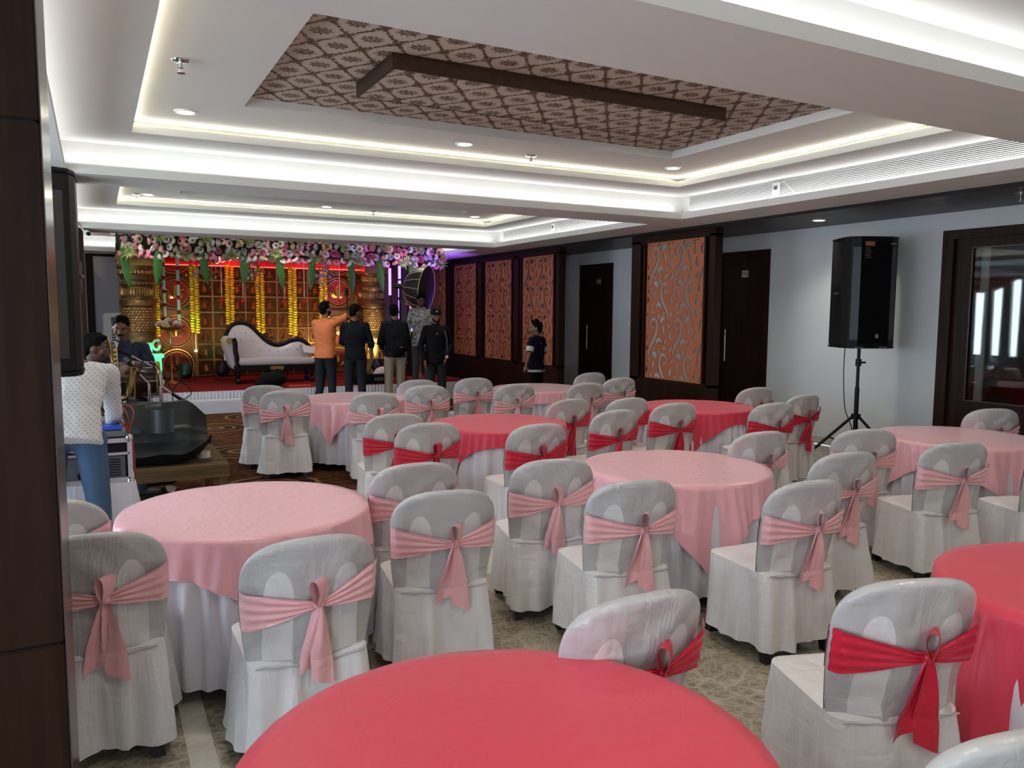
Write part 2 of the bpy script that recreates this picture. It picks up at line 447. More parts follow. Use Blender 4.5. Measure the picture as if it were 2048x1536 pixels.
def sprinkler(x, y, z, label):
    t = thing('sprinkler', label, 'sprinkler', (x, y, z))
    MB().lathe([(.055, 0), (.05, -.008), (.016, -.012)], 20).build('rosette', M_CHROME, t, True)
    MB().lathe([(.012, -.01), (.012, -.045), (.02, -.05), (.008, -.055)], 10).build('nozzle', M_CHROME, t, True)
    MB().lathe([(.026, -.078), (.026, -.08)], 12).cyl((.008, 0, -.05), (.004, 0, -.08), .003, n=5).cyl((-.008, 0, -.05), (-.004, 0, -.08), .003, n=5).build('deflector', M_CHROME, t)
sprinkler(.54, 5.46, 3.30, 'chrome fire sprinkler left of the damask ceiling panel')
sprinkler(3.94, 7.02, 3.30, 'chrome fire sprinkler between two downlights of the wallpapered coffer')
sprinkler(.57, 12.0, 3.30, 'small sprinkler at the left end of the far coffer')
sprinkler(3.98, 12.2, 3.30, 'small sprinkler in the middle of the far coffer')
sprinkler(7.65, 4.32, 2.87, 'dark sprinkler in the grey wooden soffit at the right edge')

def air_grille(y0, y1, ysens, label):
    t = thing('air_vent', label, 'vent', (6.68, (y0+y1)/2, 3.1)); h = (y1-y0)/2
    MB().box(-.004, 0, -h, h, -.078, .078).build('backing', M_BLACK, t)
    fr = MB(); fr.box(-.012, -.004, -h-.01, -h, -.08, .08); fr.box(-.012, -.004, h, h+.01, -.08, .08); fr.box(-.012, -.004, -h, h, .074, .08); fr.box(-.012, -.004, -h, h, -.08, -.074); fr.build('frame', M_PAINT, t)
    sm = MB().box(-.016, -.003, -h, h, -.0042, .0042).mesh('slat', M_PAINT, False)
    for k in range(9): link('slat', sm, t, None, (0, 0, -.064+k*.016))
    s = thing('smoke_sensor', 'small white sensor box with a loose wire on the %s' % ('near grille' if y0 < 8 else 'far grille'), 'sensor', (6.66, ysens, 3.085))
    MB().box(-.02, .0, -.05, .05, -.075, .075).build('housing', M_WHITE, s, bevel=.004)
    MB().box(-.023, -.02, -.028, .022, .0, .04).build('window', mat('grey_plastic', (.12,.12,.12), .4), s)
    MB().tube([(0, -.05, .06), (-.02, -.13, .065), (-.03, -.2, .0), (-.02, -.27, -.06), (0, -.33, -.09)], .004, 5).build('wire', M_WHITE, s, True)
air_grille(3.35, 7.80, 6.36, 'long white slatted air grille high on the right, over the red tables')
air_grille(8.62, 12.9, 11.1, 'white slatted air grille in the far coffer above the orange screens')

# wooden soffit over the corridor
sof = sempty('trim_soffit')
MB().box(7.2, 7.225, YB, YF, 2.868, 2.90).build('edge_strip', mat('black_gap', (.004, .003, .003), .6), sof)
MB().box(7.2, XR, YB, YF, 2.90, 2.976).build('deck', M_PAINT, sof)
pm = MB().box(7.225, XR, 0, 1.194, 2.87, 2.899).mesh('soffit_panel', M_SOFFIT, False)
for k in range(18):
    link('panel', pm, sof, None, (0, YB+k*1.2+.02, 0))

# ---- walls
M_GLASS = mat('door_glass', (.75, .82, .82), .02, spec=.5, trans=1.)
wl = MB()
def wall_x(mb, x0, x1, openings, y0, y1, z1=2.9):
    """openings: (ya,yb,za,zb)"""
    y = y0
    for (a, b, za, zb) in sorted(openings):
        mb.box(x0, x1, y, a, 0, z1)
        if za > 0: mb.box(x0, x1, a, b, 0, za)
        if zb < z1: mb.box(x0, x1, a, b, zb, z1)
        y = b
    mb.box(x0, x1, y, y1, 0, z1)
WIN = [(-2.4, 1.6, .65, 2.6), (3.6, 7.4, .65, 2.6), (8.8, 12.8, .65, 2.6)]
wall_x(wl, XL-.1, XL, WIN, YB, YF); struct('wall_left', wl, M_WALL)
D1 = (8.18, 9.30, 0, 2.64); D2 = (12.0, 13.12, 0, 2.64); D3 = (3.0, 5.61, 0, 2.67)
wr = MB(); wall_x(wr, XR, XR+.1, [D1, D2, D3], YB, YF); struct('wall_right', wr, M_WALL)
struct('wall_back', MB().box(XL, XR, YB-.1, YB, 0, 2.9), M_WALL)
wf = struct('wall_front', MB().box(XL, XR, YF, YF+.1, 0, 2.9), M_BACKW)
MB().box(-.12, .02, YF-.03, YF, 0, 2.88).build('trim_strip', M_DARK, wf)
MB().box(-.1, 7.2, YF-.04, YF, 2.84, 2.9).build('trim_strip', M_DARK, wf)
bb = MB()
for a, b in ((YB, 3.0), (5.61, 8.18), (9.3, 12.0), (13.12, YF)): bb.box(XR-.012, XR, a, b, 0, .1)
struct('baseboard_right', bb, M_CREAM)
# floor-to-head windows with curtains on the left
M_SILL = M_DARK
M_CURT = mat('pale_curtain', (.72, .72, .70), .8)
M_PEACH = mat('peach_swag', (.75, .36, .28), .6)
for k, (a, b, z0, z1) in enumerate(WIN):
    w = sempty('window_%d' % (k+1)); f = MB()
    for (p, q) in ((a, a+.06), (b-.06, b), ((a+b)/2-.03, (a+b)/2+.03)): f.box(XL-.06, XL-.01, p, q, z0, z1)
    f.box(XL-.06, XL-.01, a, b, z0, z0+.06); f.box(XL-.06, XL-.01, a, b, z1-.06, z1); f.build('window_frame', M_DARK, w)
    n = 9
    for i in range(n):
        cw = .30; c0 = a+.1+i*((b-a-.2-cw)/(n-1))
        def cf(u, v, c0=c0, i=i):
            s = 1-.16*v
            yy = c0+cw*.5+(u-.5)*cw*s
            return (XL+.09+.03*math.sin(u*2*PI*5+i)+.01*nz(u*4, v*3, i), yy, .12+(2.62-.12)*v)
        cu = MB().grid(41, 10, cf).build('curtain', M_CURT, None, True); tag(cu, 'pale pleated curtain at the %s left-hand window, %s of nine from the near side' % (('nearest', 'middle', 'farthest')[k], ('first', 'second', 'third', 'fourth', 'fifth', 'sixth', 'seventh', 'eighth', 'last')[i]), 'curtain')
    for i in range(2):
        y0 = a+.1+i*(b-a)/2; L = (b-a)/2-.15
        sw = MB().grid(25, 9, lambda u, v: (XL+.15+.03*math.sin(v*16), y0+L*u, 2.66-(.05+.36*math.sin(PI*u))*v)).build('curtain_swag', M_PEACH, None, True)
        tag(sw, 'peach draped swag over the %s half of the %s left-hand window' % (('near', 'far')[i], ('nearest', 'middle', 'farthest')[k]), 'curtain')

# square wooden columns under the beams
M_SIDE = mat('painted_side_sheen', (.07, .045, .035), .22, spec=.9)  # lighter, glossier than the veneer: stands in for reflection on the column side
def column(y0, y1, x0, x1, label):
    t = thing('column', label, 'column', (x1, (y0+y1)/2, 0)); h = (y1-y0)/2; zs = [0, .806, 2.243, 2.898]
    for a, b in zip(zs, zs[1:]):
        MB().box(x0-x1, 0, -h, h, a+.003, b-.003).build('veneer_panel', M_DARK, t, bevel=.004)
    MB().box(x0-x1+.01, -.01, -h+.01, h-.01, 0, 2.89).build('core', M_BLACK, t)
    MB().box(0, .003, -h+.004, h-.004, 0, 2.897).build('side_sheen', M_SIDE, t, label='thin side sheet, lighter and glossier to imitate reflected light')
column(2.48, 3.0, -.9, -.108, 'big dark brown veneered column at the left edge of the picture')
column(7.86, 8.42, -.75, -.13, 'brown column under the beam just behind the left loudspeaker')
column(13.06, 13.62, -.7, -.10, 'narrow brown column beneath the surveillance camera, left of the stage')

# ---- doors
def door_leaf(name, D, label):
    a, b, _, h = D; d = sempty(name)
    f = MB(); f.box(XR-.015, XR+.10, a, a+.09, 0, h); f.box(XR-.015, XR+.10, b-.09, b, 0, h); f.box(XR-.015, XR+.10, a+.09, b-.09, h-.10, h)
    f.build('door_frame', M_DARK, d)
    lf = MB().box(XR+.05, XR+.09, a+.09, b-.09, .005, h-.10).build('door_leaf', M_DARK, d)
    hy = b-.25
    hb = MB(); hb.tube([(XR+.01, hy, 1.0), (XR+.01, hy, 1.48)], .012, 10).cyl((XR+.01, hy, 1.04), (XR+.05, hy, 1.04), .008).cyl((XR+.01, hy, 1.44), (XR+.05, hy, 1.44), .008)
    hb.build('door_handle', M_STEEL, lf, True)
    pl = MB().box(XR+.035, XR+.05, (a+b)/2-.10, (a+b)/2+.03, 2.26, 2.36).build('name_plate', M_STEEL, lf)
    MB().box(XR+.033, XR+.035, (a+b)/2-.085, (a+b)/2+.015, 2.285, 2.335).build('plate_inset', mat('plate_grey', (.35,.34,.31), .4), lf)
door_leaf('door_1', D1, ''); door_leaf('door_2', D2, '')
d3 = sempty('door_3'); a, b, _, h = D3
f = MB(); f.box(XR-.02, XR+.10, b-.13, b, 0, h); f.box(XR-.02, XR+.10, a, a+.13, 0, h); f.box(XR-.02, XR+.10, a+.13, b-.13, h-.10, h); f.build('door_frame', M_DARK, d3)
lf = MB(); lf.box(XR+.03, XR+.08, b-.32, b-.13, .01, h-.1); lf.box(XR+.03, XR+.08, a+.13, a+.3, .01, h-.1)
lf.box(XR+.03, XR+.08, a+.3, b-.32, .01, .78); lf.box(XR+.03, XR+.08, a+.3, b-.32, 2.47, h-.1)
lo = lf.build('door_leaf', M_DARK, d3)
MB().box(XR+.045, XR+.055, a+.3, b-.32, .78, 2.47).build('glass_pane', M_GLASS, lo)
bd = MB(); ring_pts = ((a+.3, b-.32, .78, 2.47),)
for (p, q, r0, r1) in ring_pts:
    bd.box(XR+.022, XR+.03, q-.012, q, r0, r1); bd.box(XR+.022, XR+.03, p, p+.012, r0, r1); bd.box(XR+.022, XR+.03, p, q, r0, r0+.012); bd.box(XR+.022, XR+.03, p, q, r1-.012, r1)
bd.build('glazing_bead', mat('reddish_bead', (.07, .025, .015), .35), lo)
# dark room behind the glass door
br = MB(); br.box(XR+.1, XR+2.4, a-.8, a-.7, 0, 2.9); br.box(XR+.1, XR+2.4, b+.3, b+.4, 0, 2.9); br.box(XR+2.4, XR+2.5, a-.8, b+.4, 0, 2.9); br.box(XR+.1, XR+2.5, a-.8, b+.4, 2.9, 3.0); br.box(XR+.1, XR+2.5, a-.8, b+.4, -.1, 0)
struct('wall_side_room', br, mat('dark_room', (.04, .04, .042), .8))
hk = thing('curtain_rail_panel', 'pale curtain edge seen through the glass door at its left stile', 'curtain', (XR+.22, b-.36, 0))
MB().grid(30, 3, lambda u, v: (.02*math.sin(u*30), -.10*u+.05, .02+2.5*v)).build('cloth', M_CURT, hk, True)
# switch plate
sp = thing('light_switch', 'white double light switch plate on the wall beside the far dark door', 'switch', (XR, 11.43, 1.53))
MB().box(-.012, 0, -.08, .08, -.06, .06).build('plate', M_WALL, sp, bevel=.003)
MB().box(-.018, -.012, -.055, .055, -.035, .035).build('rocker', M_WHITE, sp, bevel=.002)

# ---- carved orange jali screens in dark frames
def stroke(pts, wid):
    L, R = [], []
    for k, p in enumerate(pts):
        a = pts[max(0, k-1)]; b = pts[min(len(pts)-1, k+1)]
        dx, dy = b[0]-a[0], b[1]-a[1]; q = math.hypot(dx, dy) or 1; nx, ny = -dy/q, dx/q; w = wid[k]/2
        L.append((p[0]+nx*w, p[1]+ny*w)); R.append((p[0]-nx*w, p[1]-ny*w))
    return L+R[::-1]
def catmull(P, n=6):
    out = []; Q = [P[0]]+list(P)+[P[-1]]
    for i in range(1, len(Q)-2):
        for k in range(n):
            t = k/n; a, b, c, d = Q[i-1], Q[i], Q[i+1], Q[i+2]
            out.append(tuple(.5*((2*b[j])+(-a[j]+c[j])*t+(2*a[j]-5*b[j]+4*c[j]-d[j])*t*t+(-a[j]+3*b[j]-3*c[j]+d[j])*t**3) for j in range(len(b))))
    out.append(tuple(P[-1])); return out
def jali_holes():
    H = []
    def leaf(x, y, l, w, ang, bend=.18):
        n = 8; pts = []
        for k in range(n+1):
            t = k/n-.5; px, py = bend*l*(1-4*t*t), t*l; ca, sa = math.cos(ang), math.sin(ang)
            pts.append((x+px*ca-py*sa, y+px*sa+py*ca))
        H.append((pts, [.004+w*math.sin(PI*(k/n)**.8) for k in range(n+1)]))
    def hook(x, y, r, w, a0, sweep, sq=1.05):
        n = 12; H.append(([(x+r*math.cos(a0-sweep*k/n), y+sq*r*math.sin(a0-sweep*k/n)) for k in range(n+1)], [.006+w*math.sin(PI*(k/n)**.75) for k in range(n+1)]))
    sp = []                                     # curl with a long tail
    for k in range(22):
        t = k/21; an = -PI*.12+2*PI*1.12*(1-t); r = .024+.072*t
        sp.append((r*math.cos(an), r*1.08*math.sin(an), .014+.028*t))
    tail = catmull([(.089, -.035, .042), (.084, -.10, .050), (.048, -.19, .052), (-.01, -.27, .046), (-.060, -.35, .036), (-.090, -.44, .024), (-.094, -.52, .006)], 4)
    c = sp+tail[1:]; H.append(([(p[0], p[1]) for p in c], [p[2] for p in c]))
    hook(.150, -.285, .060, .052, PI*1.08, PI*1.15)
    hook(.045, -.475, .050, .040, PI*1.0, PI*1.2)
    leaf(.125, -.405, .10, .040, .35); leaf(.225, -.075, .15, .046, .28); leaf(.205, .075, .10, .040, -.5)
    leaf(-.125, -.155, .15, .046, .12, -.2); leaf(-.155, -.345, .10, .044, -.35, .25); leaf(-.01, .150, .10, .030, 1.35, .3)
    leaf(.270, -.235, .11, .036, -.15, .2); leaf(-.205, -.02, .09, .034, .5); leaf(.02, -.345, .07, .034, -.7, .2)
    return H
M_ORANGE = mat('orange_jali_board', (.52, .17, .075), .45, var=.06, vscale=2)
def jali_mesh(W, Hh, res=.0085):
    """pierced board: signed field of all cut-outs sampled on a grid, contoured by marching squares, given thickness"""
    nx, nz_ = int(round(W/res)), int(round(Hh/res)); xs = np.linspace(0, W, nx+1); zs = np.linspace(0, Hh, nz_+1)
    GX, GZ = np.meshgrid(xs, zs, indexing='ij'); F = np.full(GX.shape, 1e3)
    def stamp(pts, wid):
        for (x0, y0), (x1, y1), w0, w1 in zip(pts, pts[1:], wid, wid[1:]):
            r = max(w0, w1)/2+.03
            i0 = max(0, int((min(x0, x1)-r)/W*nx)); i1 = min(nx, int((max(x0, x1)+r)/W*nx)+1)
            j0 = max(0, int((min(y0, y1)-r)/Hh*nz_)); j1 = min(nz_, int((max(y0, y1)+r)/Hh*nz_)+1)
            if i1 <= i0 or j1 <= j0: continue
            X = GX[i0:i1+1, j0:j1+1]; Z = GZ[i0:i1+1, j0:j1+1]; dx, dy = x1-x0, y1-y0; L = dx*dx+dy*dy+1e-12
            t = np.clip(((X-x0)*dx+(Z-y0)*dy)/L, 0, 1)
            d = np.hypot(X-x0-t*dx, Z-y0-t*dy)-(w0+(w1-w0)*t)/2
            F[i0:i1+1, j0:j1+1] = np.minimum(F[i0:i1+1, j0:j1+1], d)
    for k in range(-1, 5):
        odd = k % 2
        for i in range(-1, 4):
            cx = .16+i*.55+(.265 if odd else 0); cy = Hh-.16-k*.52
            for P, w in jali_holes(): stamp([(cx+(-x if odd else x), cy+y) for x, y in P], w)
    m = .020
    edge = np.minimum(np.minimum(GX, W-GX), np.minimum(GZ, Hh-GZ))
    F = np.where(F > 1, .05, F); F = np.maximum(F, m-edge)      # F>0 is board
    v = []; key = {}; faces = []; walls = []
    def vid(k, p):
        if k not in key: key[k] = len(v); v.append(p)
        return key[k]
    Fl = F.tolist(); X = xs.tolist(); Z = zs.tolist()
    # merge solid runs along z to keep the mesh light
    for i in range(nx):
        run = None
        for j in range(nz_+1):
            solid = False
            if j < nz_:
                a, b, c, d = Fl[i][j], Fl[i+1][j], Fl[i+1][j+1], Fl[i][j+1]
                solid = a > 0 and b > 0 and c > 0 and d > 0
            if solid:
                if run is None: run = j
                continue
            if run is not None:
                faces.append([vid(('g', i, q), (X[i], Z[q])) for q in range(j, run-1, -1)]+[vid(('g', i+1, q), (X[i+1], Z[q])) for q in range(run, j+1)]); run = None
            if j == nz_ or (a <= 0 and b <= 0 and c <= 0 and d <= 0): continue
            cs = [(i, j, a), (i+1, j, b), (i+1, j+1, c), (i, j+1, d)]; poly = []; tags = []
            for n in range(4):
                (i0, j0, f0), (i1, j1, f1) = cs[n], cs[(n+1) % 4]
                if f0 > 0: poly.append(vid(('g', i0, j0), (X[i0], Z[j0]))); tags.append(0)
                if (f0 > 0) != (f1 > 0):
                    t = f0/(f0-f1); k = ('e',)+tuple(sorted(((i0, j0), (i1, j1))))
                    poly.append(vid(k, (X[i0]+(X[i1]-X[i0])*t, Z[j0]+(Z[j1]-Z[j0])*t))); tags.append(1 if f0 > 0 else 2)
            if len(poly) > 2:
                faces.append(poly)
                for n in range(len(poly)):
                    if tags[n] == 1 and tags[(n+1) % len(poly)] == 2: walls.append((poly[n], poly[(n+1) % len(poly)]))
    o = len(v); T = .010
    V = [(0, -x, z) for x, z in v]+[(T, -x, z) for x, z in v]
    A = [tuple(f) for f in faces]+[tuple(o+q for q in reversed(f)) for f in faces]+[(a, a+o, b+o, b) for a, b in walls]
    c = len(V); V += [(t, -x, z) for t in (0, T) for x, z in ((0, 0), (W, 0), (W, Hh), (0, Hh))]
    A += [(c+k, c+(k+1) % 4, c+4+(k+1) % 4, c+4+k) for k in range(4)]
    me = bpy.data.meshes.new('carved_board'); me.from_pydata(V, [], A); me.materials.append(M_ORANGE); me.update(); return me
JM = jali_mesh(1.265, 2.0)
def screen_bay(t, yl, yr):
    """carved board between two grooved posts; yl = far side"""
    o = link('carved_board', JM, t, 'pierced orange scrollwork board'); 
    o.location = (.035, yl-.02, .757); o.scale = (1, (yl-yr-.04)/1.265, 1)
    for (a, b) in ((yl, yl+.035), (yr-.035, yr)):
        MB().box(.005, .10, a, b, .757, 2.79).build('stile', M_DARK, t)
def screen(name_lab, y0, y1, bays, yo):
    t = thing('screen_partition', name_lab, 'screen', (7.3, yo, 0))
    b = lambda ya, yb, za, zb, n, x0=0., x1=.13: MB().box(x0, x1, ya-yo, yb-yo, za, zb).build(n, M_DARK, t)
    b(y0, y1, 0, .757, 'base_panel'); b(y0, y1, 2.757, 2.898, 'top_rail')
    prev = y0
    for (yr, yl) in bays:
        b(prev, yr-.11, .72, 2.79, 'post'); 
        MB().box(.06, .13, yr-.11-yo, yr-.035-yo, .72, 2.79).build('groove', M_BLACK, t)
        MB().box(.06, .13, yl+.035-yo, yl+.10-yo, .72, 2.79).build('groove', M_BLACK, t)
        screen_bay(t, yl-yo, yr-yo); prev = yl+.10
    b(prev, y1, .72, 2.79, 'post')
    return t
screen('free-standing orange scrollwork screen in a dark frame between the two dark doors', 8.0, 9.83, [(8.22, 9.51)], 8.9)
screen('long dark panelled partition with four orange scrollwork boards right of the stage', 11.95, 19.0,
       [(12.17, 13.37), (13.78, 15.02), (15.41, 16.65), (17.06, 18.3)], 15.0)
# cctv camera on its bracket
cc = thing('surveillance_camera', 'small white bullet camera under the beam near the narrow brown column', 'camera', (at(172, 464, 1, 12.8)))
MB().cyl((0, .06, .0), (.03, -.10, -.03), .035, n=16).build('body', M_WHITE, cc, True)
MB().cyl((.029, -.10, -.03), (.033, -.115, -.033), .028, n=16).build('lens', M_BLACK, cc, True)
MB().tube([(-.06, .08, .07), (-.03, .05, .02), (0, .02, .0)], .012, 6).build('bracket', M_WHITE, cc, True)
MB().tube([(-.30, .02, .22), (-.2, 0, .2), (-.08, 0, .12), (-.04, .05, .03)], .004, 5).build('wire', M_BLACK, cc, True)

# ================================================================ FURNITURE: round tables and covered chairs
def satin(name, col, rough=.36, fine=.25, sheen=.3, mask=None):
    g = NT(name, rough, sheen=sheen)
    v = g.coord('Object', (1, 1, 1)); vs = g.coord('Object', (9, 9, 1.6))
    h = g.mth('ADD', g.noise(vs, 1.6, 3, .55, .6), g.mth('MULTIPLY', g.noise(g.coord('Object', (2.2, 2.2, 7), (0, .75, 0)), 2.2, 3, .5, .5), .8))
    g.bump(h, fine, .02)
    c = g.mix(g.noise(v, 2.5, 2), tuple(x*.94 for x in col), tuple(min(1, x*1.03) for x in col))
    if mask:
        s = g.sep(v); ax = g.mth('ABSOLUTE', s[0])
        # the pale slots of the plastic chair show through the thin cloth
        zt = g.mth('SUBTRACT', s[2], .70); zt = g.mth('MAXIMUM', zt, 0.)
        dx = g.mth('DIVIDE', g.mth('SUBTRACT', ax, .125), .052); dz = g.mth('DIVIDE', zt, .115)
        e = g.mth('ADD', g.mth('MULTIPLY', dx, dx), g.mth('MULTIPLY', dz, dz))
        ins = g.mth('MULTIPLY', g.mth('LESS_THAN', e, 1.), g.mth('GREATER_THAN', s[2], .46))
        c = g.mix(g.mth('MULTIPLY', ins, .85), tuple(x*mask for x in col), c)
    g.base(c); return g.m
M_COVER = satin('white_satin_cover', (.76, .74, .74), .32, .55)
M_BACKC = satin('white_satin_over_chair_back', (.76, .74, .735), .30, .55, mask=.66)
M_SKIRT = satin('white_satin_table_skirt', (.70, .68, .74), .27, .4)
M_PINK = satin('pink_satin', (.88, .46, .48), .32, .55, .3)
M_PINKC = satin('pink_satin_cloth', (.88, .45, .50), .28, .3, .3)
M_REDS = satin('crimson_satin', (.66, .012, .045), .32, .5, .15)
M_REDC = satin('coral_red_satin_cloth', (.70, .045, .085), .42, .12, .2)
M_FOOT = mat('black_chair_leg', (.012, .012, .014), .4)

def rrect(t, hx, hyf, hyb, r=.09):
    """rounded rectangle loop, t in 0..1, starts at back centre, runs counter-clockwise seen from above"""
    pts = []
    N = 8
    cs = [((hx-r), -(hyb-r), -PI/2, 0), ((hx-r), (hyf-r), 0, PI/2), (-(hx-r), (hyf-r), PI/2, PI), (-(hx-r), -(hyb-r), PI, 1.5*PI)]
    pts.append((0, -hyb))
    for cx, cy, a0, a1 in cs:
        for k in range(N+1):
            a = a0+(a1-a0)*k/N; pts.append((cx+r*math.cos(a), cy+r*math.sin(a)))
    pts.append((0, -hyb))
    d = [0]
    for a, b in zip(pts, pts[1:]): d.append(d[-1]+math.hypot(b[0]-a[0], b[1]-a[1]))
    s = t*d[-1]
    for k in range(len(d)-1):
        if s <= d[k+1]+1e-9:
            f = (s-d[k])/max(1e-9, d[k+1]-d[k]); a, b = pts[k], pts[k+1]
            return (a[0]+(b[0]-a[0])*f, a[1]+(b[1]-a[1])*f)
    return pts[-1]
BW = .252; ZS = .45; ZT = .93
def back_y(x, z):
    return -.222-.085*max(0, (z-ZS))/.48+.030*(1-(x/BW)**2)*(-1)*(-.9 if z > ZS else 0)
def back_yf(x, z):      # centre line of the backrest slab, slightly hollow
    return -.215-.09*(z-ZS)/.48+.050*(x/BW)**2
def top_z(x):
    q = min(1, abs(x)/BW); return .745+(ZT-.745)*(1-q**2.7)**(1/2.7)
def make_cover(seed):
    N = 110
    mb = MB()
    def skirt(u, v):
        z = ZS-(ZS-.068)*v
        x, y = rrect(u, .226+.026*v, .235+.02*v, .243+.034*v, .06-.01*v)
        # folds: grow downward
        a = 2*PI*u; f = nz(math.cos(a)*2.6, math.sin(a)*2.6+seed*7, v*.5+seed)*.05+nz(math.cos(a)*7, math.sin(a)*7, v*.6+seed*3)*.026
        f += .010*nz(x*14, z*9+x*10, seed*5+y*8)
        n = Vector((x, y, 0)).normalized()
        k = v**.7
        x += n.x*f*k; y += n.y*f*k
        # inverted pleat at the back
        du = min(u, 1-u)
        p = max(0, 1-du/.030)
        y += .035*p*k
        if .03 < du < .05: y -= .012*k*(1-abs(du-.04)/.01)
        z += .012*nz(math.cos(a)*1.5, math.sin(a)*1.5, seed)*v
        if v == 0: pass
        return (x, y, z)
    mb.grid(N, 20, skirt, closeu=True)
    def seat(u, v):
        x, y = rrect(u, .226, .235, .243, .06)
        s = 1-v; e = (1-(1-min(1, v*5))**2)
        return (x*s*(1 if v > 0 else 1), y*s+.0*v, ZS+.016*e+.004*nz(x*s*12, y*s*12, seed)*min(1, v*4))
    mb.grid(N, 9, seat, closeu=True, flip=True)
    return mb.mesh('seat_cover', M_COVER)
def make_back(seed):
    mb = MB(); NX = 41; NV = 26
    def P(u, v):
        x = -BW*math.cos(PI*u); e = abs(x)/BW
        zt = top_z(x); th = .026*(1-e**5)+.003
        # v 0..1 : up the back face, over the top, down the front face
        if v <= .5:
            q = v/.5; z = ZS-.03+(zt-ZS+.03-th*.6)*min(1, q/.92)
            yb = back_yf(x, z)-th
            w = 0.018*nz(x*8+z*6, z*3.2-x*3, seed*4.1)+.009*nz(x*22+z*18, z*7, seed)+ .008*math.sin(38*(z-.9*x)+seed)*max(0, nz(x*3, z*3, seed+5)+.15)
            w *= min(1, (1-e)*5)*min(1, (zt-z)*14)
            y = yb+w*.9
            if q > .92: a = (q-.92)/.08*PI/2; z = zt-th*.6+th*.6*math.sin(a); y = back_yf(x, z)-th*math.cos(a)
        else:
            q = (1-v)/.5; z = ZS-.01+(zt-ZS+.01-th*.6)*min(1, q/.92)
            y = back_yf(x, z)+th
            if q > .92: a = (q-.92)/.08*PI/2; z = zt-th*.6+th*.6*math.sin(a); y = back_yf(x, z)+th*math.cos(a)
        nar = 1-.10*max(0, (.70-z)/.25)**1.5
        if z < ZS+.03 and v < .5: y -= .006
        return (x*nar, y, z)
    mb.grid(NX, NV*2+1, P)
    # seam piping across the back where the skirt is sewn on
    mb.tube([(-.205+.41*k/16, -.247-.004*math.sin(PI*k/16), ZS-.002-.016*math.sin(PI*k/16)-.002*math.sin(k*2.1+seed)) for k in range(17)], .0035, 5)
    return mb.mesh('back_cover', M_BACKC)
def make_sash(m, seed, kx):
    """kx : sideways position of the knot"""
    mb = MB(); ZK = .675; off = .036
    sl = .012*(seed-1)
    def band(u, v):
        x = -BW*.985+2*BW*.985*u; e = abs(x-kx)/(BW+abs(kx) if (x-kx)*kx < 0 else BW-abs(kx)); e = min(1, e)
        hw = .012+.066*e**.9
        zc = ZK+(.012+.03*(1 if x > 0 else -.4))*e+sl*e*(1 if x > 0 else -1)
        z = zc+(v-.5)*2*hw
        y = back_yf(x, z)-.041-.0055*math.sin(v*PI*7+x*6+2*math.sin(x*9+seed)+seed)*(.45+.55*(1-e))-.006*(1-e)
        y -= .004
        ee = abs(x)/BW
        if ee > .9: y += .036*((ee-.9)/.1)**1.5
        nar = 1-.10*max(0, (.70-z)/.25)**1.5
        return (x*nar*1.02, y, z)
    mb.grid(49, 25, band)
    def front(u, v):
        x = BW*.985-2*BW*.985*u; zc = ZK+.012+.03*(1 if x > 0 else -.4)*abs(x)/BW+sl*x/BW; z = zc+(v-.5)*.152
        ee = abs(x)/BW; y = back_yf(x, z)+.032-(.03*((ee-.9)/.1)**1.5 if ee > .9 else 0)
        return (x*1.02*(1-.10*max(0, (.70-z)/.25)**1.5), y, z)
    mb.grid(25, 5, front)
    return mb.mesh('sash', m)
def make_bow(m, seed, kx):
    r = random.Random(seed); ZK = .675; y0 = back_yf(kx, ZK)-.045
    knot = MB().ell((kx, y0-.002, ZK), (.021, .018, .019), nu=12, nv=8)
    lean = r.uniform(-.02, .04); H = .095+r.uniform(-.015, .02); WL = .042
    loop = MB()
    wa = .55+.5*r.random(); wx, wy = math.cos(wa), math.sin(wa)
    def lp(u, v):
        a = 2*PI*u; e = math.sin(a/2)
        hz = (.5-.5*math.cos(a))*H; th = math.sin(a)*(.011+.012*e)*e**.5
        w = (v-.5)*2*WL*(.22+.78*e**.8)
        return (kx+lean*(e**2)*.8+w*wx-th*wy, y0-.018-.004*math.sin(v*10+2*a)+w*wy*.8-(-th*wx), ZK+hz-.004)
    loop.grid(27, 7, lp)
    tails = []
    for k, (dx, L, wt) in enumerate(((-.030+r.uniform(-.02, .012), .27+r.uniform(-.03, .04), .040), (.018+r.uniform(-.012, .02), .35+r.uniform(-.05, .05), .043))):
        tb = MB(); ph = r.uniform(0, 6); tw = r.uniform(.8, 1.3)
        def tl(u, v, dx=dx, L=L, wt=wt, ph=ph, k=k, tw=tw):
            w = .010+(wt-.010)*min(1, v*1.5)**.8
            s = (u-.5)*2; z = ZK-L*v-(.02*s*v if k else -.02*s*v)
            x = kx+dx*1.3*v**.8+s*w
            yb = back_yf(max(-BW, min(BW, x)), max(z, ZS))-.045 if z > ZS else back_yf(max(-BW, min(BW, x)), ZS)-.050-.03*(ZS-z)/.4
            y = yb-.010*k-.012*math.sin(s*2.4*tw+ph+v*2)*(1-.3*v)-.012*math.sin(PI*v)
            return (x, y, z)
        tb.grid(11, 17, tl); tails.append(tb.mesh('sash_tail', m))
    return knot.mesh('knot', m), loop.mesh('bow_loop', m), tails
COVERS = [make_cover(s) for s in (1, 2, 3)]
BACKS = [make_back(s) for s in (1, 2, 3)]
KX = [.035, .05, .015]
SASH = {c: [make_sash(m, s, KX[s]) for s in range(3)] for c, m in (('pink', M_PINK), ('red', M_REDS))}
BOWS = {c: [make_bow(m, s+11, KX[s]) for s in range(3)] for c, m in (('pink', M_PINK), ('red', M_REDS))}
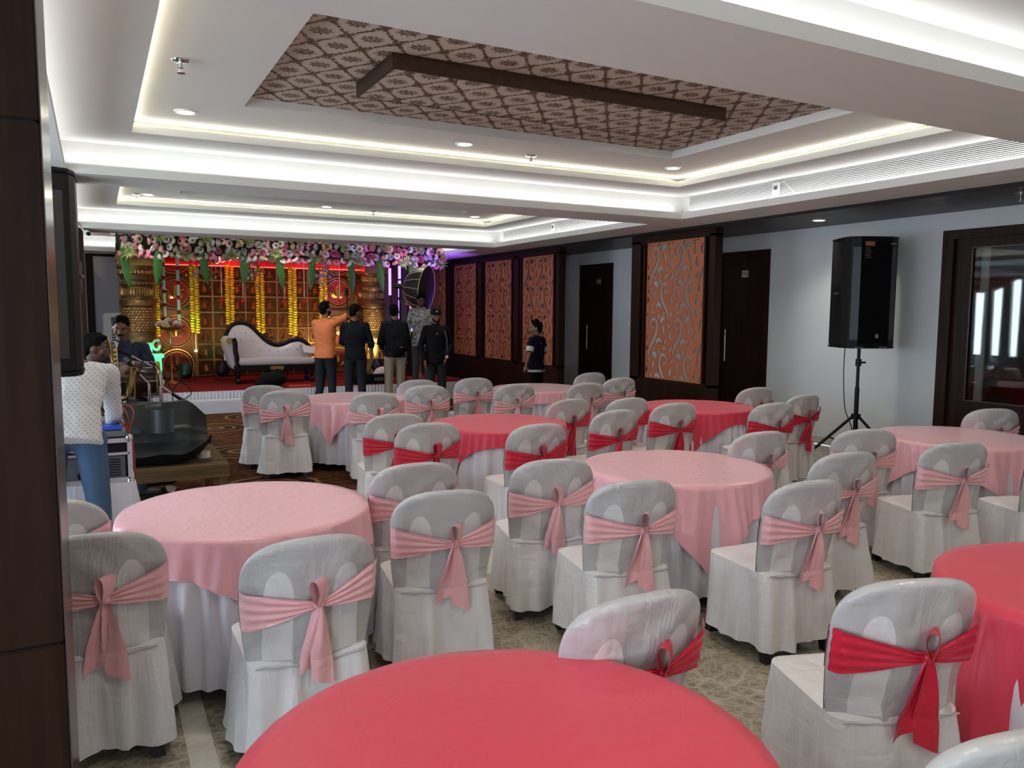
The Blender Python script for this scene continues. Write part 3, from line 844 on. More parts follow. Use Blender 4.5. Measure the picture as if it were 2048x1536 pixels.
def legm(sx, yb, yt):
    v = [(sx*.196+a*.024, yb+b*.024, 0) for a, b in ((-1,-1),(1,-1),(1,1),(-1,1))]+[(sx*.155+a*.02, yt+b*.02, .43) for a, b in ((-1,-1),(1,-1),(1,1),(-1,1))]
    return MB().add(v, [(3,2,1,0),(4,5,6,7),(0,1,5,4),(1,2,6,5),(2,3,7,6),(3,0,4,7)]).mesh('leg', M_FOOT, False)
LEGS = [legm(-1, .212, .17), legm(1, .212, .17), legm(-1, -.232, -.16), legm(1, -.232, -.16)]
TAB = {'T0': (.77, 1.45), 'T1': (.65, 4.065), 'T2': (3.30, 3.93), 'T3': (3.16, 6.18), 'T4': (5.62, 6.38), 'T5': (6.18, 3.87),
       'T6': (3.27, 1.40), 'T7': (2.60, 8.70), 'T8': (5.10, 8.82)}
def covered_chair(g, th, color, label, var, group):
    """g = ground point below the middle of the backrest top, th = heading clockwise from +Y (deg)"""
    a = -math.radians(th); R = Matrix.Rotation(a, 3, 'Z'); o = R@Vector((0, -.30, 0))
    L = Vector((g[0]-o.x, g[1]-o.y, 0))
    for it in range(6):           # keep the seat clear of the table edge
        for (cx, cy) in TAB.values():
            q = R.inverted()@Vector((cx-L.x, cy-L.y, 0)); cl = Vector((max(-.235, min(.235, q.x)), max(-.26, min(.25, q.y)), 0)); d = (q-cl).length
            if d < .535: v_ = (R@(cl-q)); L += v_.normalized()*min(.05, .54-d) if v_.length > 1e-6 else Vector((0, -.05, 0))
    g = (L.x+o.x, L.y+o.y)
    t = thing('covered_chair', label, 'chair', (g[0]-o.x, g[1]-o.y, 0), a, group)
    i = var % 3; j = (var//3) % 3
    link('seat_cover', COVERS[i], t); link('back_cover', BACKS[j], t)
    s = link('sash', SASH[color][(i+j) % 3], t, '%s satin sash tied round the backrest' % ('pale pink' if color == 'pink' else 'crimson'))
    k, l, tl = BOWS[color][(i+j) % 3]
    link('knot', k, s); link('bow_loop', l, s)
    for q in tl: link('sash_tail', q, s)
    for lm in LEGS: link('leg', lm, t)
    return t

TR = .60
def banquet_table(k, label):
    cx, cy = TAB[k]; t = thing('round_table', label, 'table', (cx, cy, 0), 0, 'round banquet tables')
    MB().lathe([(.001, .728), (TR-.012, .728), (TR-.006, .735), (TR-.012, .742), (.001, .742)], 48).build('tabletop', mat('plywood', (.4, .3, .2), .6), t, True)
    MB().lathe([(.24, 0), (.24, .02), (.20, .04), (.05, .06), (.04, .30), (.04, .70), (.12, .728)], 28).build('pedestal', mat('beige_pedestal', (.36, .30, .22), .5), t, True)
    sd = sum(map(ord, k)); n = 300
    def sk(u, v):
        a = 2*PI*u; z = .735-(.735-.085)*v
        f = math.sin(34*a+2.2*math.sin(3*a+sd)+1.2*math.sin(7*a+sd))*.016+nz(math.cos(a)*3, math.sin(a)*3, sd)*.03+nz(math.cos(a)*8, math.sin(a)*8, sd+v)*.014
        r = TR-.012+(f+.010)*min(1, v*2.2)+.012*v
        if v == 0: r = TR-.02
        return (r*math.cos(a), r*math.sin(a), z+.012*nz(math.cos(a)*4, math.sin(a)*4, sd+4)*v)
    mb = MB().grid(n, 12, sk, closeu=True)
    mb.build('pleated_skirt', M_SKIRT, t, 'all', label='white satin pleated under-cloth', fix=False)
    return t
def overlay(k, side, phi, color, label, mult=1.):
    """square cloth of the given side laid over the round top, one corner pointing to angle phi (deg from +X)"""
    cx, cy = TAB[k]; ph = math.radians(phi); sd = sum(map(ord, k))+3; n = 288
    top = .752; R = TR+.004
    def ext(a):
        b = a-ph+PI/4; return (side/2)/max(abs(math.cos(b)), abs(math.sin(b)))
    mb = MB()
    def P(u, v):
        a = 2*PI*u
        if v <= .3:
            r = (R-.015)*(v/.3)**.8; z = top+.0018*nz(r*math.cos(a)*5, r*math.sin(a)*5, sd)+.0015*nz(r*math.cos(a)*14, r*math.sin(a)*14, sd)
            return (r*math.cos(a), r*math.sin(a), z)
        q = (v-.3)/.7; drop = max(.04, ext(a)-R)*mult
        s = q*drop
        if s < .02: rr = R-.015+.015*math.sin(s/.02*PI/2); z = top-.015*(1-math.cos(s/.02*PI/2))
        else: rr = R; z = top-.015-(s-.02)
        c = max(0, (drop-.10))/.4
        g = min(1, s/.28)
        f = (math.sin(a*19+3*math.sin(2*a+sd)+1.5*math.sin(5*a))*.028+nz(math.cos(a)*3.2, math.sin(a)*3.2, sd)*.035)*g*(.35+c)
        f += math.sin(a*47+4*math.sin(3*a+sd))*.006*min(1, s/.1)
        rr += f+.022*g+.010*c*g
        b = a+.05*g*math.sin(a*6+sd)
        return (rr*math.cos(b), rr*math.sin(b), z)
    mb.grid(n, 26, P, closeu=True)
    # slim rolled hem
    pts = [P(i/144, 1.0) for i in range(144)]
    m = M_PINKC if color == 'pink' else M_REDC
    o = mb.build('tablecloth', m, None, 'all', loc=(cx, cy, 0), fix=False)
    hb = MB().tube(pts, .003, 4, closed=True).build('hem', m, o, True, fix=False)
    return tag(o, label, 'tablecloth', 'square satin cloths over the round tables')
TL = [('T0', 'red', 1.46, 250, 'nearest red-clothed round table cut off by the bottom edge of the picture', 'coral red satin tablecloth on the nearest table, bottom of the picture'),
      ('T1', 'pink', 1.56, -84, 'round table under a pale pink cloth at the left, beside the brown column', 'pale lilac-pink satin tablecloth on the left table beside the brown column'),
      ('T2', 'pink', 1.60, -110, 'round table under a salmon pink cloth in the middle of the room', 'salmon pink satin tablecloth with long hanging points on the middle table'),
      ('T3', 'red', 1.46, 200, 'red-clothed round table left of the middle, between pink tables', 'crimson tablecloth on the table directly behind the middle pink table'),
      ('T4', 'red', 1.46, 227, 'red-clothed round table in front of the orange scrollwork screen', 'crimson tablecloth on the table in front of the free-standing orange screen'),
      ('T5', 'pink', 1.58, -114, 'pink-clothed round table at the right beside the glass door', 'rose pink tablecloth on the table beside the glass door'),
      ('T6', 'red', 1.66, 168, 'red-clothed round table cut off by the right edge of the picture', 'red satin tablecloth on the table at the lower right edge'),
      ('T7', 'pink', 1.52, 226, 'pink-clothed round table nearest the stage on the carpet', 'small-looking pink tablecloth with a point hanging to the front, nearest the stage steps'),
      ('T8', 'pink', 1.50, 200, 'pink-clothed round table in front of the boy', 'pale pink tablecloth on the far table in front of the boy')]
for k, c, s, ph, l1, l2 in TL:
    banquet_table(k, l1); overlay(k, s, ph, c, l2)

# (table, px, py of backrest top centre, heading, dx, dy nudge, label)
CH = [('pink', 186, 1068, 4, 0, 0, 'covered chair with a pink bow right beside the big brown column, lower left'),
 ('pink', 136, 998, 14, -.10, .02, 'covered chair half hidden behind the big brown column, back left of the pink table'),
 ('pink', 627, 1075, 0, 0, 0, 'covered chair with a wide-flaring pink bow directly in front of the left pink table'),
 ('pink', 882, 980, 8, .02, -.03, 'covered chair with a pink bow at the right front of the left pink table'),
 ('pink', 800, 930, 4, .10, .0, 'covered chair half hidden by its neighbour at the right of the left pink table'),
 ('pink', 1115, 916, 13, -.03, -.03, 'covered chair with a pink bow at the left of the middle pink table'),
 ('pink', 1272, 960, 10, 0, -.02, 'covered chair with a pink bow at the front left of the middle pink table'),
 ('pink', 1622, 960, 5, 0, -.02, 'pink-bowed chair with its seat showing, front right of the middle pink table'),
 ('pink', 1662, 905, 8, .02, 0, 'pink-bowed chair second from the front on the right of the middle pink table'),
 ('pink', 1524, 873, 6, .12, .14, 'covered chair with a pink bow at the far right of the middle pink table'),
 ('pink', 1745, 858, 22, -.03, 0, 'pink-bowed chair left of the right-hand pink table, near the speaker tripod'),
 ('pink', 1923, 885, 18, 0, 0, 'pink-bowed chair with shiny creases in front of the right-hand pink table'),
 ('pink', 2012, 830, 28, .34, .28, 'covered chair behind the right-hand pink table, in front of the glass door'),
 ('pink', 2125, 985, 20, 0, 0, 'pink-sashed covered chair just cut off by the right edge'),
 ('red', 1843, 1160, 19, 0, 0, 'large covered chair with a long crimson bow at the lower right'),
 ('red', 2090, 1490, 12, .06, .03, 'covered chair whose white backrest rim cuts the bottom right corner'),
 ('red', 1276, 1222, 2, .04, .03, 'covered chair with a crimson bow behind the nearest red table'),
 ('pink', 530, 771, 10, 0, 0, 'covered chair at the back left of the pink table nearest the stage'),
 ('pink', 570, 781, 10, 0, 0, 'chair with a long pink sash tail, front left of the table nearest the stage'),
 ('pink', 750, 786, 13, 0, 0, 'covered chair at the front of the pink table nearest the stage, small bow'),
 ('pink', 853, 771, 16, 0, 0, 'chair with a small pink bow right of the pink table nearest the stage'),
 ('pink', 826, 762, 12, .05, .1, 'covered chair tucked behind the right-hand one at the table nearest the stage'),
 ('red', 793, 828, 6, 0, 0, 'crimson-sashed chair at the left back of the left-hand red table'),
 ('red', 860, 846, 8, 0, 0, 'crimson-bowed chair at the left front of the left-hand red table'),
 ('red', 1082, 848, 2, 0, 0, 'crimson-bowed chair at the front right of the left-hand red table'),
 ('red', 1195, 819, -2, 0, 0, 'crimson-bowed chair at the right of the left-hand red table'),
 ('red', 1122, 803, -4, .14, .12, 'covered chair behind the right side of the left-hand red table'),
 ('pink', 950, 756, 10, 0, 0, 'pink-bowed chair at the left of the far pink table before the boy'),
 ('pink', 1034, 768, 6, 0, 0, 'pink-bowed chair at the front of the far pink table before the boy'),
 ('pink', 1185, 748, 2, .12, .18, 'covered chair furthest right behind the far pink table'),
 ('pink', 1177, 766, 3, 0, 0, 'covered chair with a pink bow at the front right of the far pink table'),
 ('pink', 1230, 756, 2, .1, 0, 'pink-bowed chair beside the orange screen, right of the far pink table'),
 ('red', 1262, 796, 2, 0, 0, 'crimson-bowed chair at the left of the right-hand red table, below the screen'),
 ('red', 1355, 806, 6, 0, 0, 'crimson-bowed chair at the front of the right-hand red table'),
 ('red', 1512, 778, 6, .14, .1, 'chair behind the right side of the right-hand red table, below the dark door'),
 ('red', 1553, 806, 8, 0, 0, 'crimson-bowed chair at the front right of the right-hand red table'),
 ('red', 1598, 790, 0, .05, 0, 'covered chair with long crimson tails nearest the white wall')]
for n, (c, px, py, th, dx, dy, lab) in enumerate(CH):
    g = at(px, py, 2, .925) if py != 985 else Vector((5.48, 2.68, 0))
    covered_chair((g.x+dx, g.y+dy), th, c, lab, n*2+n//3, 'white covered chairs with %s sashes' % ('pink' if c == 'pink' else 'crimson'))

# ================================================================ STAGE
SZ = .35; YBD = 17.2; RZ = 2.80
st = sempty('trim_stage')       # platform and step are part of the setting
M_STAGEC = mat('red_stage_carpet', (.17, .012, .012), .95, spec=.1, var=.45, vscale=6, bstretch=(1, 3, 1), bump=.3, bscale=200)
M_CLOTHW = mat('white_frill_cloth', (.62, .62, .66), .6)
MB().box(.2, 6.6, 14.06, 18.2, 0, SZ).build('platform', M_STAGEC, st, label='red carpeted stage platform')
MB().box(1.0, 4.7, 13.72, 14.0, 0, .225).build('step', M_CLOTHW, st, label='long white cloth-covered step', bevel=.01)
fr = MB().grid(700, 5, lambda u, v: (.25+6.3*u, 14.03-.012*math.sin(u*2*PI*110+1.5*math.sin(u*60))*(.3+v)-.008*nz(u*60, v, 1), SZ+.005-(SZ-.01)*v))
fr.build('pleated_frill', M_CLOTHW, st, 'all', label='white pleated frill along the stage front', fix=False)

M_THR = mat('white_thread', (.75, .7, .66), .6)
def P17(x, y, Y=YBD): return at(x, y, 1, Y)
# ---- backdrop : bell tiles in the middle, medallion panels at the sides
bd = thing('stage_backdrop', 'carved gold and maroon wedding backdrop of bell tiles and lotus medallions', 'backdrop', (3.1, YBD+.1, SZ))
bo = Vector((3.1, YBD+.1, SZ))
xb0, xb1 = P17(392, 620).x, P17(645, 620).x; NC, NR = 8, 7; tw = (xb1-xb0)/NC
ztop = P17(520, 531).z; th_ = (ztop-SZ-.03)/NR
tf = MB()
tf.cur = 0
tf.box(0, tw, .02, .04, 0, th_)                       # back plate
tf.cur = 1
for a in ((0, tw, 0, .03, 0, .014), (0, tw, 0, .03, th_-.014, th_), (0, .014, 0, .03, .014, th_-.014), (tw-.014, tw, 0, .03, .014, th_-.014)): tf.box(a[0], a[1], a[2]-.012, a[3], a[4], a[5])
tf.cur = 0
rr = random.Random(4)
for k in range(26):   # scroll work round the bell
    a = k/26*2*PI; tf.ell((tw/2+.115*math.cos(a), .014, th_/2+.115*math.sin(a)*1.05), (.017, .014, .020), nu=6, nv=4)
for sx in (-1, 1):
    tf.tube([(tw/2+sx*(.10+.02*math.sin(t*.9)), .012, th_*(.12+.76*t/8)) for t in range(9)], .007, 5)
tile = tf.mesh('bell_tile', [M_GOLDD, mat('gold_trim', (.40, .23, .08), .3, .85)], True); tile.set_sharp_from_angle(angle=.6)
bf = MB()
bz = th_*.30
bf.lathe([(.074, 0), (.070, .012), (.056, .03), (.050, .07), (.042, .105), (.020, .125), (.012, .135), (.016, .148), (.001, .155)], 16, (tw/2, .012, bz))
bf.lathe([(.078, -.004), (.080, .004), (.074, .010)], 16, (tw/2, .010, bz))
bf.ell((tw/2, -.006, bz-.022), (.012, .012, .018), nu=8, nv=5)
M_BELL = mat('aged_brass_bell', (.34, .16, .05), .3, .85, bump=.2, bscale=30)
bell = bf.mesh('bell', M_BELL, True)
for i in range(NC):
    for j in range(NR):
        o = link('bell_tile', tile, bd, None, (xb0+i*tw-bo.x, -.1, .02+j*th_)); link('bell', bell, o)
M_GT = mat('gold_trim', (.5, .3, .1), .3)
def frame(mb, x0, x1, z0, z1, w, y0, y1):
    mb.box(x0, x1, y0, y1, z0, z0+w); mb.box(x0, x1, y0, y1, z1-w, z1); mb.box(x0, x0+w, y0, y1, z0+w, z1-w); mb.box(x1-w, x1, y0, y1, z0+w, z1-w)
def lotus(mb, cx, y, cz, s):
    def petal(pts, h):
        n = len(pts); base = [(cx+a*s, y, cz+b*s) for a, b in pts]; mx, mz = sum(p[0] for p in pts)/n, sum(p[1] for p in pts)/n
        mb.add(base+[(cx+mx*s, y-h, cz+mz*s)], [(k, (k+1) % n, n) for k in range(n)])
    petal([(0, .62), (.12, .42), (.20, .18), (.14, -.10), (0, -.28), (-.14, -.10), (-.20, .18), (-.14, .42)], .05)
    for sx in (-1, 1):
        petal([(sx*.06, -.30), (sx*.30, -.34), (sx*.56, -.16), (sx*.62, .14), (sx*.48, .10), (sx*.34, .16), (sx*.22, .08), (sx*.14, -.12)], .045)
        mb.tube([(cx+sx*s*(.48+.10*math.cos(a)), y-.02, cz+s*(.16+.10*math.sin(a))) for a in [k*.55 for k in range(9)]], .012, 5)
def medal_panel(x0, x1, z0, z1, cz, rad, lab):
    """gold framed maroon panel with round lotus medallions"""
    pm = MB().box(x0, x1, .0, .03, z0, z1).build('side_panel', M_GOLDD, bd, loc=(-bo.x, -.08, -bo.z), label=lab)
    f = MB(); frame(f, x0, x1, z0, z1, .05, -.04, 0); frame(f, x0+.06, x1-.06, z0+.06, z1-.06, .018, -.025, 0); f.build('panel_frame', M_GT, pm)
    cx = (x0+x1)/2
    for c in cz:
        zc0 = max(z0+.02, c-rad); 
        m = MB(); m.cur = 0; m.lathe([(.001, 0), (rad*.86, 0), (rad*.86, -.012), (.001, -.012)], 40, (cx, -.012, c), Matrix(((1,0,0),(0,0,1),(0,1,0))))
        m.cur = 1
        for rr_, w in ((rad*.97, .020), (rad*.80, .013)):
            m.tube([(cx+rr_*math.cos(a), -.02, c+rr_*math.sin(a)) for a in [2*PI*k/44 for k in range(44)]], w, 6, closed=True)
        lotus(m, cx, -.03, c-.02, rad*.95)
        m.build('lotus_medallion', [M_RED, M_GT], pm, True)
        s = MB(); q = random.Random(int(c*100))
        for sx in (-1, 1):
            for sz in (-1, 1):
                for k in range(7):
                    a = q.uniform(0, 1); b = q.uniform(0, 1)
                    if a+b > 1.1: continue
                    px, pz = cx+sx*(rad*1.0-a*.14), c+sz*(rad*1.02-b*.14)
                    if abs(px-cx) < rad and pz < z1-.06 and pz > z0+.06: s.tube([(px+.022*math.cos(t), -.01, pz+.022*math.sin(t)) for t in [i*.7 for i in range(8)]], .008, 4)
        if s.v: s.build('corner_scroll', M_GT, pm, True)
zl = P17(350, 625).z
xl0, xl1 = P17(308, 620).x, xb0
rad = (xl1-xl0)/2-.065
medal_panel(xl0, xl1, zl, ztop+.15, [P17(345, 585).z, P17(345, 585).z+2*rad+.05], rad, 'upper left carved panel')
medal_panel(xl0, xl1, SZ+.02, zl-.005, [P17(350, 662).z, P17(350, 662).z-2*rad-.03], rad, 'lower left carved panel')
xr0, xr1 = xb1, P17(707, 620).x
medal_panel(xr0, xr1, zl, ztop+.15, [P17(680, 585).z, P17(680, 585).z+2*rad+.05], rad, 'upper right carved panel')
medal_panel(xr0, xr1, SZ+.02, zl-.005, [P17(680, 662).z, P17(680, 662).z-2*rad-.03], rad, 'lower right carved panel')
xq0, xq1 = xr1, P17(758, 620).x
medal_panel(xq0, xq1, zl, ztop+.1, [P17(680, 585).z, P17(680, 585).z+2*rad+.05], rad, 'outer right carved panel')
medal_panel(xq0, xq1, SZ+.02, zl-.005, [P17(680, 662).z, P17(680, 662).z-2*rad-.03], rad, 'lower outer right carved panel')
x00 = P17(238, 600).x
medal_panel(x00, xl0, zl, ztop+.1, [P17(345, 585).z, P17(345, 585).z+2*rad+.05], rad*.8, 'panel behind the left pillar')

# ---- carved pillars
def pillar(px, Y, w, label, ztopp=2.72):
    c = at(px, 640, 1, Y); t = thing('carved_pillar', label, 'pillar', (c.x, Y, SZ)); R = w/2; H = ztopp-SZ
    zz = lambda f: f*H
    prof = [(R*1.0, 0), (R*1.0, zz(.05)), (R*.86, zz(.07)), (R*.84, zz(.30)), (R*.92, zz(.31)), (R*.96, zz(.335)), (R*.90, zz(.36)), (R*.86, zz(.37)),
            (R*.88, zz(.40)), (R*.84, zz(.60)), (R*.95, zz(.61)), (R*.97, zz(.645)), (R*.88, zz(.66)), (R*.80, zz(.67)), (R*.78, zz(.76)), (R*.90, zz(.77)), (R*.92, zz(.80)), (R*.84, zz(.81)), (R*.88, zz(.84)), (R*1.02, zz(.90)), (R*1.0, zz(.92))]
    s = MB().lathe(prof, 32).build('shaft', mat('pillar_gold', (.26, .15, .06), .36, .75, bump=.8, bscale=50, var=.45, vscale=12), t, True)
    cap = MB(); cap.box(-R*1.06, R*1.06, -R*1.06, R*1.06, zz(.955), zz(1)); cap.box(-R*.98, R*.98, -R*.98, R*.98, zz(.92), zz(.955))
    for sx in (-1, 1):
        cap.tube([(sx*(R*.86+.05*math.cos(a)*(1-a/12)), -R*1.0, zz(.925)+.05*math.sin(a)*(1-a/12)) for a in [k*.6 for k in range(14)]], .014, 6)
    cap.build('capital', M_GOLD, t, True)
    b = MB()
    for k in range(15):     # scales
        a = PI+PI*(k+.5)/15
        for r in range(9):
            aa = a+(PI/30 if r % 2 else 0); rr = R*.87; b.ell((rr*math.cos(aa), rr*math.sin(aa), zz(.415+.021*r)), (.028, .016, .026), Matrix.Rotation(aa+PI/2, 3, 'Z'), 7, 5)
    for k in range(18):     # flutes
        a = PI+PI*(k+.5)/18; b.ell((R*.80*math.cos(a), R*.80*math.sin(a), zz(.715)), (.018, .02, .085), Matrix.Rotation(a+PI/2, 3, 'Z'), 6, 6)
    for k in range(16):     # lotus ring under the capital
        a = PI+PI*(k+.5)/16; b.ell((R*.94*math.cos(a), R*.94*math.sin(a), zz(.87)), (.035, .03, .06), Matrix.Rotation(a+PI/2, 3, 'Z'), 7, 5)
        b.ell((R*.90*math.cos(a), R*.90*math.sin(a), zz(.785)), (.02, .02, .02), None, 6, 4)
    for k in range(7):      # bells round the foot
        a = PI+PI*(k+.5)/7; x, y = R*.88*math.cos(a), R*.88*math.sin(a)
        b.lathe([(.05, 0), (.04, .03), (.028, .10), (.018, .13), (.001, .14)], 10, (x, y, zz(.14)))
        b.lathe([(.016, 0), (.016, zz(.05))], 6, (x*.98, y*.98, zz(.22)))
        b.tube([(R*.88*math.cos(a+q), R*.88*math.sin(a+q), zz(.285)-.05*(1-(q/.22)**2)) for q in [-.22+.055*i for i in range(9)]], .010, 5)
    b.build('carved_relief', M_GOLD, t, True)
    return t
pillar(277, 16.3, .66, 'thick carved gold pillar at the left end of the stage backdrop, green light on its foot')
pillar(748, 16.6, .54, 'carved gold pillar at the right end of the bell backdrop')
# red valance with a glowing tube and scribbled lettering
va = thing('red_valance', 'red cloth valance below the flower garland with a glowing red edge tube', 'valance', (3.4, 16.85, 2.6))
x0, x1 = P17(306, 520, 16.85).x, P17(790, 520, 16.85).x
zt_, zb_ = 2.95, P17(500, 534, 16.85).z
MB().grid(200, 6, lambda u, v: (x0-3.4+(x1-x0)*u, .02*math.sin(u*90)+.01, zt_-2.6+(zb_-zt_)*v)).build('cloth', mat('red_valance_cloth', (.55, .02, .015), .7), va, True)
MB().tube([(x0-3.4, -.03, zb_-2.6), (x1-3.4, -.03, zb_-2.6)], .009, 6).build('light_tube', mat('red_tube', (1, .1, .08), .4, emit=(1, .06, .04), es=3.0), va, True)
M_NEON = mat('white_letter_tube', (1, .9, .85), .4, emit=(1, .75, .65), es=1.2)
for px in (432, 568):       # looping handwritten neon words, illegible in the photograph
    c = P17(px, 516, 16.8); mb = MB(); P = []
    for k in range(70):
        t = k/69; a = t*2*PI*5.5; P.append((-.05+.62*t+.035*math.cos(a), -.05, c.z-2.6-.05+.05*math.sin(a)*(1.6-t)+.11*t))
    mb.tube([(c.x-3.4+p[0]-.02, p[1], p[2]) for p in P], .0045, 5).build('neon_script', M_NEON, va, True)
side = MB().grid(12, 6, lambda u, v: (P17(231, 500, 16.7).x-3.4+.14*u, -.1+.03*math.sin(u*16), .38-.42*v)).build('side_drape', MATS['red_valance_cloth'], va, True)

# ---- flower garland across the top
ga = thing('flower_garland', 'thick garland of pink, cream and white roses along the top of the stage', 'garland', (3.6, 15.6, at(500, 515, 1, 15.6).z+.27))
gx0, gx1 = P17(232, 490, 15.6).x, P17(884, 500, 15.6).x-.05
RC = {'cream': (.80, .72, .52), 'white': (.80, .80, .78), 'rose': (.80, .26, .38), 'blush': (.85, .50, .50), 'peach': (.85, .60, .32)}
RM = {}
for k, c in RC.items():
    mb = MB(); q = random.Random(hash(k) % 7)
    for ringi, (n, r0, r1, h0, h1) in enumerate(((6, .030, .068, -.01, .012), (5, .022, .052, -.005, .036), (4, .012, .034, 0, .052), (3, .002, .018, .01, .058))):
        for i in range(n):
            a0 = 2*PI*i/n+ringi*.7
            def pt(u, v, a0=a0, n=n, r0=r0, r1=r1, h0=h0, h1=h1):
                a = a0+(u-.5)*2*PI/n*1.35; r = r0+(r1-r0)*v**.7*(1-.14*(2*u-1)**2); z = h0+(h1-h0)*v**1.4
                return (r*math.cos(a), r*math.sin(a), z)
            mb.grid(4, 3, pt)
    RM[k] = mb.mesh('rose', mat('rose_'+k, c, .55))
bed = MB().grid(90, 10, lambda u, v: (gx0-3.6+(gx1-gx0)*u, .02+.16*math.cos(v*2*PI), -.02+.26*math.sin(v*2*PI)*(.9+.1*math.sin(u*50))), closev=True)
bed.build('leafy_bed', mat('dark_leaf', (.02, .045, .012), .6), ga, True)
q = random.Random(5); cnt = 0
ks = ['cream', 'white', 'rose', 'blush', 'peach', 'white', 'cream', 'rose']
for row in range(5):
    n = 58
    for i in range(n):
        u = (i+.5+q.uniform(-.3, .3)+(.5 if row % 2 else 0))/n
        if u > 1: continue
        v = -.30+.13*row+q.uniform(-.03, .03)
        kk = q.choice(ks if row > 1 else ['white', 'rose', 'white', 'cream', 'blush'])
        o = link('rose', RM[kk], ga, None, (gx0-3.6+(gx1-gx0)*u, -.16-.10*math.cos((row-2)/2.6)-q.uniform(0, .03), v)); cnt += 1
        s = q.uniform(.95, 1.3); o.scale = (s, s, s); o.rotation_euler = (PI/2-.5*(row-2)/2+q.uniform(-.35, .35), q.uniform(-.3, .3), q.uniform(0, 6))
# variegated leaf tufts
lm = MB()
for k in range(12):
    a = k/12*2*PI; L = .17*(.8+.3*math.sin(k*5))
    lm.grid(3, 5, lambda u, v: ((u-.5)*.024*math.sin(PI*min(1, v*.9+.1))*math.cos(a+1.57)+L*v*math.cos(a), -.05-.06*math.sin(v*2.4), L*v*math.sin(a)+(u-.5)*.024*math.sin(a+1.57)))
LM = lm.mesh('leaf_tuft', mat('variegated_leaf', (.20, .26, .07), .5))
q = random.Random(9)
for i in range(15):
    o = link('leaf_tuft', LM, ga, None, (gx0-3.6+(gx1-gx0)*(i+.5)/15+q.uniform(-.1, .1), -.28, (.06 if i % 2 else -.26)+q.uniform(-.05, .05))); o.rotation_euler = (0, q.uniform(0, 3), 0)
# long hanging leaves
hl = MB().grid(5, 12, lambda u, v: ((u-.5)*.15*math.sin(PI*(v*.9+.08))**.7+.03*v, -.02*math.sin(u*PI)+.05*v*v, -.62*v))
HL = hl.mesh('long_leaf', mat('dark_green_leaf', (.04, .15, .02), .4))
for px in (243, 315, 398, 481, 549, 619, 693, 748, 812):
    c = P17(px, 500, 15.6); o = link('long_leaf', HL, ga, None, (c.x-3.6, -.26, -.12)); o.rotation_euler = (0, q.uniform(-.12, .12), 0); o.scale = (1, 1, q.uniform(1.1, 1.35))
# drooping flower sprays
for px, dz in ((410, 0), (505, 0), (640, -.05)):
    c = P17(px, 545, 16.35); mb = MB()
    lv = MB()
    for k in range(60):
        x, z = q.gauss(0, .12), q.gauss(.05, .16); lv.ell((x, q.uniform(-.05, .05), z), (.012, .006, .045), Matrix.Rotation(q.uniform(-.9, .9), 3, 'Y'), 5, 4)
    t = thing('flower_spray', 'small spray of pink and white blossoms hanging from the garland, %s' % {410: 'left', 505: 'middle', 640: 'right'}[px], 'flowers', (c.x, 16.10, c.z+dz)); MB().tube([(0, 0, 0), (0, 0, RZ-c.z-dz)], .01, 5).build('stem', M_THR, t, True)
    lv.build('leaves', MATS['variegated_leaf'], t)
    for k in range(12):
        o = link('blossom', RM[q.choice(['white', 'blush', 'rose', 'cream'])], t, None, (q.gauss(0, .10), -.06, q.gauss(.02, .13))); o.scale = (.55,)*3; o.rotation_euler = (PI/2, 0, q.uniform(0, 6))

# ---- rail from which all the strings hang
rl = thing('hanging_rail', 'dark rail above the stage from which garlands and threads hang', 'rail', (3.2, 16.5, RZ))
for yy in (-.40, 0, .20, .25): MB().cyl((-2.45, yy, 0), (2.75, yy, 0), .012, n=8).build('bar', M_BLACKM, rl, True)
for xx in (-2.3, 2.0): MB().cyl((xx, -.42, 0), (xx, .3, 0), .014, n=8).cyl((xx, -.1 if xx < 0 else .1, -.09), (xx, -.1 if xx < 0 else .1, 0), .03, n=8).build('cross_bar', M_BLACKM, rl, True)
# ---- marigold strings
M_MARI = mat('marigold_yellow', (.82, .66, .015), .75, var=.2, vscale=30)
def marigold(px, py0, py1, double, label, Y=16.7, tail=True):
    a = P17(px, py0, Y); b = P17(px+.04*(py1-py0), py1, Y)
    t = thing('marigold_garland', label, 'garland', a, 0, 'marigold strings hanging before the backdrop'); L = a.z-b.z; n = int(L/.052); q = random.Random(px)
    f = MB()
    for s in ((-1, 1) if double else (0,)):
        for k in range(n):
            z = -k*.052-(.02 if s > 0 else 0); f.lathe([(.012, -.024), (.042+q.uniform(-.004, .005), -.010), (.045, .006), (.030, .022), (.004, .026)], 7, (s*.047+q.uniform(-.006, .006)+(b.x-a.x)*k/n*0, q.uniform(-.01, .01), z))
    o = f.build('flowers', M_MARI, t, True)
    MB().tube([(0, 0, -.02), (0, 0, RZ-a.z+.012)], .005, 5).build('cord', mat('white_thread', (.75, .7, .66), .6), t, True)
    if tail:
        MB().tube([(0, 0, -L), (0, 0, -L-.30)], .007, 5).ell((0, 0, -L-.33), (.04, .04, .035), nu=8, nv=5).build('tassel', mat('pale_thread', (.7, .62, .5), .6), t, True)
marigold(312, 530, 678, False, 'single marigold string nearest the left pillar')
marigold(387, 530, 668, True, 'double marigold string at the left edge of the bell tiles', 16.7)
marigold(458, 532, 655, True, 'double marigold string left of the sofa back', 16.7)
marigold(519, 535, 672, True, 'double marigold string over the sofa scroll'  )
marigold(584, 537, 672, True, 'double marigold string above the low end of the sofa'  )
marigold(646, 545, 668, True, 'marigold string beside the man in the orange shirt')
